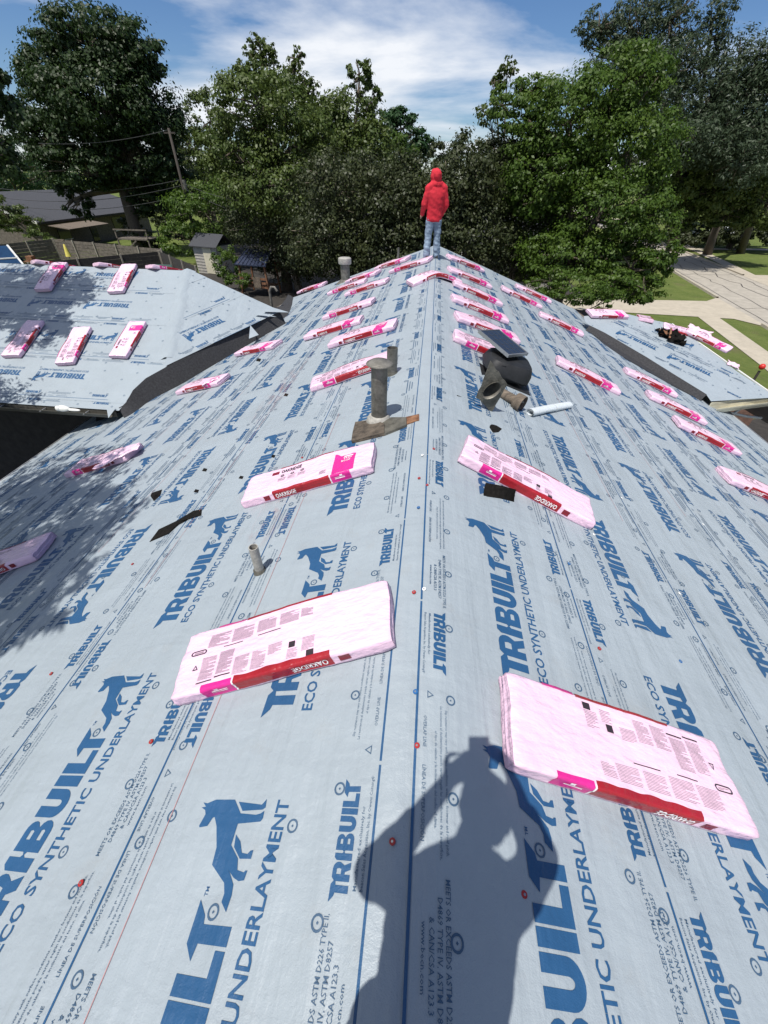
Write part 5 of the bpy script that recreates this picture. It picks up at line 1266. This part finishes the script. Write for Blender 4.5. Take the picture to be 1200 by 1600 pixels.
tree('dark_tree', 'mid green tree in the centre with a narrow crooked top', gp(545, 36), [B(545, 190, 52, 50, 36), B(562, 120, 20, 28, 36), B(510, 225, 50, 60, 35), B(575, 245, 45, 60, 35), B(585, 150, 12, 14, 36)], 22000, .20, 'leaf_mid', seed=7, trunk_r=.28, group=TG, per=45)
tree('round_tree', 'small rounded deep green tree left of the man in red', gp(632, 48), [B(630, 200, 34, 32, 48), B(645, 225, 26, 26, 48), B(610, 190, 18, 18, 48)], 8000, .24, 'leaf_blue', seed=8, trunk_r=.25, group=TG)
tree('lime_bush', 'bright lime green bush top behind the dark hedge in the centre', gp(622, 40), [B(622, 245, 32, 38, 40), B(640, 285, 30, 30, 40)], 6000, .2, 'leaf_bright', seed=9, trunk_r=.2, group=TG)
tree('back_tree', 'dull green tree between the huge oak and the yellowish green tree', gp(325, 52), [B(328, 190, 34, 50, 52), B(305, 235, 40, 50, 52), B(345, 250, 40, 60, 52), B(300, 300, 60, 40, 50)], 14000, .26, 'leaf_mid', seed=10, trunk_r=.3, group=TG)
tree('garden_tree', 'low light green tree behind the small shed', gp(330, 40), [B(320, 330, 60, 45, 39), B(285, 375, 38, 28, 38), B(370, 320, 40, 50, 38)], 13000, .2, 'leaf_bright', seed=11, trunk_r=.2, group=TG)
tree('garden_bush', 'sunlit pale bush between the small shed and the play house', gp(352, 30), [B(352, 412, 20, 30, 30), B(375, 440, 22, 16, 29)], 4500, .13, 'leaf_bright', seed=12, trunk_r=.06, group=TG)
HG = 'dark olive trees behind the gable'
hs = [(450, 31, [(440, 320, 80, 70), (400, 345, 55, 45), (475, 385, 60, 55), (440, 400, 50, 40)], 'leftmost of the dark olive trees, above the play house'),
      (535, 24, [(530, 300, 70, 70), (520, 370, 75, 65), (560, 400, 55, 40)], 'dark olive tree right behind the far vent pipe'),
      (625, 23, [(625, 310, 60, 70), (620, 380, 65, 55)], 'dark olive tree just left of the man in red'),
      (735, 23, [(725, 290, 60, 65), (735, 370, 70, 65), (700, 340, 40, 60)], 'dark olive tree just right of the man in red'),
      (830, 25, [(810, 290, 60, 80), (835, 380, 70, 70), (780, 240, 40, 40)], 'rightmost of the dark olive trees, under the bright green crown')]
for i, (px, Y, bl, lb) in enumerate(hs):
    tree('olive_tree', lb, gp(px, Y), [B(*b, Y) for b in bl], 27000, .135, 'leaf_dark', 'barklight', per=60, seed=20 + i, trunk_r=.16, group=HG, clump=.3, fill=.35, stems=4, kids=14)
tree('maple_tree', 'big bright green tree right of the man in red, boughs hanging to the eave', gp(915, 24), [B(890, 190, 95, 80, 24), B(965, 130, 75, 60, 24.5), B(985, 235, 75, 80, 24), B(850, 270, 75, 80, 23.5), B(940, 330, 90, 70, 23), B(1010, 350, 45, 55, 23), B(880, 400, 75, 50, 22.5), B(985, 425, 55, 40, 22), B(820, 165, 55, 45, 24.5), B(1000, 120, 45, 45, 25), B(1005, 452, 40, 24, 21), B(955, 445, 45, 28, 21), B(1030, 400, 30, 40, 22)], 92000, .135, 'leaf_bright', seed=30, trunk_r=.32, group=TG, clump=.24)
tree('bare_twig_tree', 'thin sprigs sticking up left of the bright green crown', gp(800, 27), [B(792, 115, 16, 26, 27), B(775, 130, 14, 14, 27), B(765, 175, 22, 22, 27)], 900, .16, 'leaf_mid', seed=31, trunk_r=.1, group=TG, fill=.1, per=12)
tree('low_shrub', 'bright low shrub at the foot of the right rake', gp(905, 17.5), [B(905, 452, 48, 22, 17.5), B(950, 470, 32, 16, 17.2), B(860, 440, 36, 22, 18)], 7000, .09, 'leaf_bright', seed=32, trunk_r=.06, group=TG)
tree('elm_tree', 'tall feathery grey green tree at the top right', gp(1085, 60), [B(935, 45, 34, 40, 48), B(985, 40, 40, 60, 48), B(1045, 30, 45, 60, 48), B(1050, 110, 62, 60, 47), B(1110, 60, 35, 70, 48), B(1010, 120, 45, 50, 47), B(1110, 150, 60, 60, 47), B(1075, 215, 75, 55, 46), B(960, 90, 40, 40, 47), B(1150, 110, 40, 70, 47), B(1130, 220, 60, 50, 46), B(1025, 190, 50, 50, 46)], 48000, .26, 'leaf_grey', seed=33, trunk_r=.45, group=TG, fill=.2, clump=.24, aspect=3.2, per=24, kids=16)
tree('elm_tree', 'feathery grey green tree cut by the right picture edge', gp(1205, 60), [B(1190, 120, 30, 60, 46), B(1215, 90, 35, 70, 46), B(1185, 210, 40, 60, 46), B(1220, 200, 40, 80, 46), B(1170, 160, 35, 60, 46), B(1160, 250, 45, 50, 45)], 20000, .26, 'leaf_grey', seed=34, trunk_r=.35, group=TG, fill=.2, clump=.24, aspect=3.2, per=24, kids=16)
tree('street_tree', 'dark spreading tree shading the far end of the street', gp(1095, 68), [B(1090, 275, 75, 45, 66), B(1140, 300, 60, 36, 64), B(1060, 320, 45, 30, 68), B(1110, 240, 60, 40, 68)], 20000, .34, 'leaf_mid', seed=35, trunk_r=.5, group=TG)
tree('street_tree', 'mid green boughs hanging over the far pavement at the right', gp(1150, 58), [B(1110, 290, 60, 50, 50), B(1165, 265, 55, 55, 50), B(1200, 320, 50, 38, 50), B(1075, 325, 40, 36, 51), B(1140, 335, 45, 20, 51), B(1180, 225, 50, 55, 49), B(1105, 215, 50, 50, 49), B(1060, 270, 40, 50, 49)], 46000, .27, 'leaf_mid', seed=45, trunk_r=.4, group=TG)
tree('street_tree', 'dark tree over the far lawn at the right picture edge', gp(1185, 64), [B(1190, 300, 60, 45, 62), B(1230, 260, 60, 60, 62), B(1160, 330, 35, 18, 60)], 14000, .34, 'leaf_mid', seed=36, trunk_r=.5, group=TG)
tree('house_bush', 'rounded bush in front of the grey roofed house', gp(30, 40), [B(25, 345, 34, 22, 40), B(60, 372, 24, 12, 39), B(0, 330, 20, 28, 40)], 6000, .18, 'leaf_mid', seed=37, trunk_r=.08, group=TG)
tree('far_left_tree', 'distant bluish green trees left of the huge oak', gp(20, 75), [B(20, 265, 50, 40, 75), B(-10, 230, 40, 50, 72), B(70, 275, 40, 28, 75)], 9000, .34, 'leaf_blue', seed=38, trunk_r=.3, group=TG)
# undergrowth under the garden trees, one mass
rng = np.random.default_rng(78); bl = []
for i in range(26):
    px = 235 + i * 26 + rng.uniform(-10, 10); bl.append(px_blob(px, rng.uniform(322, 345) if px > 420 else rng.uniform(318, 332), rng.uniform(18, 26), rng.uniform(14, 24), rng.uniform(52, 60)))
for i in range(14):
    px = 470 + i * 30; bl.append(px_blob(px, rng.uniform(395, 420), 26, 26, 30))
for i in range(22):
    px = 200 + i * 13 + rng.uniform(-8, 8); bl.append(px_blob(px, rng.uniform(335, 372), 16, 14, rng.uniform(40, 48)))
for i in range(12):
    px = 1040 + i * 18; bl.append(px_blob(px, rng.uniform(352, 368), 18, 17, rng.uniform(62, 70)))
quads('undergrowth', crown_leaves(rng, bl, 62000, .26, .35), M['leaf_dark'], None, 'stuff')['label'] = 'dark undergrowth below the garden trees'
# more of it along the far garden edge
# distant wood, one mass
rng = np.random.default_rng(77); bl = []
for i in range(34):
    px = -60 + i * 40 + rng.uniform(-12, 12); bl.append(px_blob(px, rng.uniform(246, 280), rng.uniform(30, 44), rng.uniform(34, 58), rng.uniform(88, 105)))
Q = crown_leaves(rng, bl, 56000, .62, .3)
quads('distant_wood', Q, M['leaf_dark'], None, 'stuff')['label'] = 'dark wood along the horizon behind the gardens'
# ------------------------------------------------------------------ neighbours, fences, yard things
nb = thing('neighbour_house', 'single storey house with dark grey shingle roof behind the left fence', 'house', (0, 0, 0))
ex, rx = -37.4, -44.5; y0, y1 = 42.5, 62.0; ze, zr = -2.55, -.55
plank('roof', [(ex, y0, ze), (ex, y1, ze), (rx, y1, zr), (rx, y0, zr)], .12, M['shingle'], nb)
plank('roof', [(rx, y0, zr - .002), (rx, y1, zr - .002), (rx - 7, y1, ze), (rx - 7, y0, ze)], .12, M['shingle'], nb)
MB().bar((ex, y0 - .05, ze - .05), (rx, y0 - .05, zr - .05), .05, .2).build('barge_board', M['white'], nb)
MB().bar((ex + .05, y0, ze - .1), (ex + .05, y1, ze - .1), .04, .16).build('fascia', M['fence_dark'], nb)
mesh('gable_wall', [(ex - .6, y0 + .5, GZ), (rx - 6.4, y0 + .5, GZ), (rx - 6.4, y0 + .5, ze - .1), (rx, y0 + .5, zr - .2), (ex - .6, y0 + .5, ze - .2)], [(0, 1, 2, 3, 4)], M['fence'], nb)
MB().box((ex - .7, (y0 + y1) / 2 + .3, -3.85), (.2, y1 - y0 - 1, 2.3)).build('wall', M['fence'], nb)
for yy, ww, hh in ((46, 1.6, 1.3), (50.5, 1.0, 2.0), (55, 1.6, 1.3)):
    wn_ = MB().box((ex - .58, yy, -3.6 if hh < 2 else -3.9), (.08, ww, hh)).build('window', M['glass'], nb)
    MB().box((ex - .56, yy, -3.6 - hh / 2 if hh < 2 else -2.85), (.12, ww + .2, .08)).build('sill', M['white'], wn_)
plank('porch_roof', [(ex + 2.2, y0 + 1, -3.1), (ex + 2.2, y0 + 7, -3.1), (ex, y0 + 7, -2.85), (ex, y0 + 1, -2.85)], .06, M['oldwood'], nb)
def fence(label, pts, boards, mboard, mpost, h=1.8, gap=.02, n=8):
    f = thing('fence', label, 'fence', (pts[0][0], pts[0][1], GZ)); b0 = np.array([pts[0][0], pts[0][1], GZ])
    for a, b in zip(pts[:-1], pts[1:]):
        a = np.array([*a, GZ]); b = np.array([*b, GZ]); L_ = np.linalg.norm(b - a); k = max(1, int(round(L_ / 2.4))); d = (b - a) / L_; s_ = np.cross(d, (0, 0, 1.0))
        for i in range(k + 1):
            p = a + d * L_ * i / k - b0; MB().box(p + s_ * .07 + (0, 0, h / 2 + .03), (.09, .09, h + .06), (d, s_, (0, 0, 1))).build('post', M[mpost], f)
        for i in range(k):
            p0 = a + d * L_ * i / k - b0; p1 = a + d * L_ * (i + 1) / k - b0
            for j in range(n):
                z = h * (j + .5) / n; tl = random.uniform(-.012, .012)
                MB().bar(p0 + (0, 0, z + tl) + d * .01, p1 + (0, 0, z - tl) - d * .01, .022, h / n - gap).build('board', M[mboard], f)
    return f
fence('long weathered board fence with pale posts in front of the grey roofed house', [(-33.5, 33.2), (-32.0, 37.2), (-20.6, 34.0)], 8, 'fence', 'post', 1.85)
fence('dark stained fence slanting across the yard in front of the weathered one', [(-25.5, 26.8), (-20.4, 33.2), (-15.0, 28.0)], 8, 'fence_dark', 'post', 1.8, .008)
# garden shed
def small_house(name, label, cat, c, wd, dp, wallh, roofh, mw, mr, rot=0.0, over=.2, parts=True):
    t = thing(name, label, cat, c); t.rotation_euler = (0, 0, R_(rot))
    MB().box((0, 0, wallh / 2), (wd, dp, wallh)).build('wall', M[mw], t)
    for j in range(1, 9):
        MB().box((0, -dp / 2 - .012, wallh * j / 9), (wd - .02, .02, .03)).build('siding_board', M[mw], t)
    plank('roof', [(-wd / 2 - over, -dp / 2 - over, wallh), (wd / 2 + over, -dp / 2 - over, wallh), (wd / 2 + over, 0, wallh + roofh), (-wd / 2 - over, 0, wallh + roofh)], .06, M[mr], t)
    plank('roof', [(-wd / 2 - over, 0, wallh + roofh), (wd / 2 + over, 0, wallh + roofh), (wd / 2 + over, dp / 2 + over, wallh), (-wd / 2 - over, dp / 2 + over, wallh)], .06, M[mr], t)
    MB().box((wd * .1, -dp / 2 - .03, .95), (.8, .03, 1.8)).build('door', M['cream'], t)
    return t
p = atZ(326, 384, -3.1); small_house('garden_shed', 'beige garden shed with grey shingle roof behind the left wing', 'shed', (p[0], p[1] + .6, GZ), 2.2, 2.0, 1.9, .75, 'wall', 'shingle', -14)
# play house on posts
p = atZ(402, 412, -3.2); play = thing('play_house', 'wooden play tower with dark blue metal roof and a picture panel', 'play house', (p[0], p[1], GZ)); play.rotation_euler = (0, 0, R_(-10))
plank('roof', [(-1.15, -.95, 1.85), (1.15, -.95, 1.85), (1.0, .35, 2.55), (-.85, .35, 2.55)], .05, M['bluemetal'], play)
plank('roof', [(-.85, .35, 2.55), (1.0, .35, 2.55), (1.15, 1.2, 2.0), (-1.15, 1.2, 2.0)], .05, M['bluemetal'], play)
for k in range(9): MB().bar((-1.1 + k * .275, -.95, 1.868), (-.82 + k * .225, .35, 2.568), .02, .03).build('roof_rib', M['bluemetal'], play)
for sx in (-1, 1):
    for sy in (-1, 1): MB().bar((sx * 1.05, sy * .75, 0), (sx * .9, sy * .75, 1.95), .1, .1, (0, 1, 0)).build('post', M['wood'], play)
MB().box((0, 0, .55), (1.9, 1.5, .08)).build('floor', M['wood'], play)
for z in (.8, 1.05): MB().box((0, -.74, z), (1.8, .05, .12)).build('rail', M['wood'], play)
MB().bar((-1.0, -.8, .7), (-.2, -.8, 1.15), .06, .14).build('brace', M['oldwood'], play)
MB().box((.25, -.84, .85), (.55, .04, .60)).build('panel', M['oldwood'], play)
# covered patio frame by the neighbour
p = atZ(217, 372, -3.4); pt = thing('patio_frame', 'dark timber patio frame with a flat top beside the oak trunk', 'patio frame', (p[0], p[1], GZ))
MB().box((0, 0, 1.6), (3.0, 2.0, .10)).build('top', M['fence'], pt); MB().box((0, -1.0, 2.3), (3.1, .08, .1)).build('beam', M['fence'], pt)
for sx in (-1, 1):
    for sy in (-1, 1): MB().box((sx * 1.45, sy * .95, 1.15), (.1, .1, 2.3)).build('post', M['fence'], pt)
MB().bar((-1.4, -1, .4), (.3, -1, 1.5), .06, .1).build('brace', M['fence'], pt)
# blue playhouse corner at left edge
bh = thing('blue_shed', 'blue painted shed with pale trim at the left picture edge', 'shed', (-27.4, 26.2, GZ)); bh.rotation_euler = (0, 0, R_(40))
MB().box((0, 0, .9), (2.6, 1.8, 1.8)).build('wall', M['bluepaint'], bh)
plank('roof', [(-1.6, -1.1, 1.75), (1.6, -1.1, 1.75), (1.2, 0, 2.7), (-1.2, 0, 2.7)], .06, M['bluepaint'], bh); plank('roof', [(-1.2, 0, 2.7), (1.2, 0, 2.7), (1.6, 1.1, 1.75), (-1.6, 1.1, 1.75)], .06, M['bluepaint'], bh)
for a, b in (((-1.6, -1.12, 1.77), (1.6, -1.12, 1.77)), ((1.6, -1.1, 1.77), (1.2, 0, 2.72)), ((-1.45, -.7, 2.12), (1.45, -.7, 2.12))): MB().bar(a, b, .1, .06).build('trim', M['white'], bh)
# closed yellow parasol
p = atZ(104, 392, -3.3); um = thing('garden_parasol', 'closed yellow parasol in front of the weathered fence', 'parasol', (p[0], p[1], GZ))
MB().tube([(0, 0, 0), (0, 0, 2.3)], .03, 8).build('pole', M['post'], um)
mb = MB(); mb.lathe((0, 0, 0), [(.20, 1.35), (.17, 1.5), (.10, 1.9), (.05, 2.1), (.0, 2.15)], 12); mb.build('canopy', M['yellow'], um, True)
MB().box((-.1, 0, 2.35), (.5, .1, .12)).build('top_board', M['oldwood'], um)
p = atZ(48, 400, -3.9); tb = thing('garden_table', 'small red brown garden table by the weathered fence', 'table', (p[0], p[1], GZ))
MB().box((0, 0, .75), (1.1, .7, .06)).build('top', M['wood'], tb)
for sx in (-1, 1):
    for sy in (-1, 1): MB().box((sx * .48, sy * .28, .36), (.06, .06, .72)).build('leg', M['wood'], tb)
MB().box((-.1, 0, .95), (.5, .4, .3)).build('box', M['rust'], tb)
p = atZ(254, 412, -3.6); tp_ = thing('tarp_cover', 'grey green tarp sheet leaning on the dark fence', 'tarp', (p[0], p[1], GZ)); MB().box((0, 0, .75), (1.3, .05, 1.2)).build('tarp', M['greenmetal'], tp_)
# utility pole and cables
pb = atY(289, 305, 40); ptp = atY(263, 200, 40); up_ = thing('utility_pole', 'leaning wooden utility pole with cables in front of the trees', 'utility pole', (pb[0], pb[1], GZ)); o0 = np.array([pb[0], pb[1], GZ])
dirp = ptp - pb; foot = pb + dirp * ((GZ - pb[2]) / dirp[2])
MB().tube([foot - o0, ptp - o0], [.12, .085], 10).build('pole', M['pole'], up_, True)
hp = lambda f: foot + (ptp - foot) * f
MB().bar(hp(.97) - o0 - (.45, 0, 0), hp(.97) - o0 + (.45, 0, 0), .08, .1).build('cross_arm', M['pole'], up_)
MB().lathe(hp(.62) - o0 + (.2, 0, 0), [(0, .35), (.14, .34), (.14, -.25), (0, -.26)], 12).build('transformer', M['galv'], up_)
for (sx, sy, f), (ex_, ey_, Y), sag in (((0, 0, .99), (60, 224, 40), .3), ((0, 0, .62), (-60, 299, 45), .9), ((0, 0, .55), (-60, 307, 44), 1.0), ((0, 0, .66), (-60, 285, 46), .8), ((0, 0, .64), (420, 318, 30), .3), ((0, 0, .6), (430, 345, 30), .3)):
    a = hp(f) - o0; b = atY(ex_, ey_, Y) - o0; pts = [a * (1 - t) + b * t - np.array([0, 0, sag * 4 * t * (1 - t)]) for t in np.linspace(0, 1, 14)]
    MB().tube(pts, .020, 5).build('cable', M['wire'], up_)
# house beyond the dark olive trees, seen in slits
bh2 = thing('back_house', 'grey house with white roof edges glimpsed through the olive trees behind the man', 'house', (1.0, 34.0, GZ))
MB().box((0, 0, 1.5), (13, 8, 3.0)).build('wall', M['wall'], bh2)
plank('roof', [(-7, -4.5, 2.9), (7, -4.5, 2.9), (6, 0, 4.4), (-6, 0, 4.4)], .1, M['shingle'], bh2); plank('roof', [(-6, 0, 4.4), (6, 0, 4.4), (7, 4.5, 2.9), (-7, 4.5, 2.9)], .1, M['shingle'], bh2)
MB().bar((-7, -4.52, 2.82), (7, -4.52, 2.82), .05, .16).build('fascia', M['white'], bh2)
# red ball of unknown use on a post by the right edge
rb_ = atZ(1191, 573, -3.4); rbt = thing('red_ball_post', 'small round red ball on a post at the right picture edge', 'post lamp', (rb_[0], rb_[1], GZ))
MB().tube([(0, 0, 0), (0, 0, 1.45)], .04, 8).build('post', M['pole'], rbt); MB().ball((0, 0, 1.6), .10).build('globe', M['redball'], rbt, True)
# parked cars far down the street and nearer one behind the boughs
def car(label, pos, rz, paint):
    t = thing('parked_car', label, 'car', pos, 'cars parked along the street'); t.rotation_euler = (0, 0, rz)
    prof = [(-2.2, .35), (-2.25, .7), (-2.1, .92), (-1.35, 1.0), (-.75, 1.42), (.75, 1.46), (1.45, 1.02), (2.15, .85), (2.25, .6), (2.2, .35)]
    V = []; 
    for sy, ins in ((-.86, 0), (.86, 0)):
        for x, z in prof: V.append((x, sy * (1 - .16 * max(0, (z - .95) / .5)), z))
    k = len(prof); F = [tuple(range(k)), tuple(range(2 * k - 1, k - 1, -1))] + [(i, k + i, k + (i + 1) % k, (i + 1) % k) for i in range(k)]
    auto_smooth(mesh('body', V, F, paint, t), 25)
    for sy in (-1, 1):
        g = [(-1.1, 1.04), (-.66, 1.36), (.68, 1.40), (1.2, 1.06)]; mesh('side_window', [(x, sy * (.872 - .14 * (z - .95) / .5), z) for x, z in g], [(0, 1, 2, 3)], M['glass'], t)
        for x in (-1.4, 1.4):
            wh = MB().tube([(x, sy * .68, .33), (x, sy * .88, .33)], .33, 18).build('wheel', M['blackplastic'], t); MB().tube([(x, sy * .87, .33), (x, sy * .895, .33)], .2, 14).build('rim', M['alu'], wh)
        MB().box((2.2, sy * .6, .68), (.12, .35, .14)).build('headlight', M['white'], t); MB().box((-2.22, sy * .62, .78), (.1, .3, .14)).build('tail_light', M['redball'], t)
    mesh('windscreen', [(.80, -.72, 1.43), (.80, .72, 1.43), (1.43, .78, 1.04), (1.43, -.78, 1.04)], [(0, 1, 2, 3)], M['glass'], t)
    mesh('rear_window', [(-.80, -.72, 1.40), (-.80, .72, 1.40), (-1.34, .78, 1.015), (-1.34, -.78, 1.015)], [(0, 3, 2, 1)], M['glass'], t)
    return t
M['paint_white'] = mat('white_car_paint', (.75, .75, .75), .2); M['paint_silver'] = mat('silver_car_paint', (.42, .43, .45), .25, .5); M['paint_dark'] = mat('dark_car_paint', (.03, .035, .04), .2)
pc_ = atZ(1128, 366, GZ + .6); car('white car parked far off under the street trees', (pc_[0], pc_[1], GZ + .03), .1, M['paint_white'])
pc_ = atZ(1068, 366, GZ + .6); car('pale car parked far off beside the white one', (pc_[0], pc_[1], GZ + .03), .2, M['paint_silver'])
sb = thing('clipped_shrub', 'dark rounded shrub by the far driveway at the right picture edge', 'shrub', (32.6, 41.6, GZ))
rng = np.random.default_rng(9); quads('foliage', crown_leaves(rng, [((0, 0, .8), (1.3, 1.2, .9))], 2600, .2, .3), M['leaf_dark'], sb); MB().tube([(0, 0, 0), (0, 0, .7)], [.08, .05], 7).build('stem', M['barktree'], sb)
# hedge in the deep shade across the street
hb = [px_blob(1075 + i * 22, 372, 16, 14, 60) for i in range(9)]
rng = np.random.default_rng(5); hd_ = quads('hedge', crown_leaves(rng, hb, 9000, .3, .4), M['leaf_dark'])
tag(hd_, 'dark clipped hedge in shade beyond the far lawn', 'hedge')
# leaf litter and weeds in the shaded side yard
rng = np.random.default_rng(15); m = 900; C_ = np.stack([rng.uniform(-11, -6.6, m), rng.uniform(2.5, 7.2, m), np.full(m, GZ + .03) + rng.random(m) * .25], 1)
quads('yard_weeds', leaf_quads(rng, C_, np.tile([0, 0, 1.0], (m, 1)), .10), M['leaf_bright'], None, 'stuff')['label'] = 'scattered weeds in the shaded side yard'
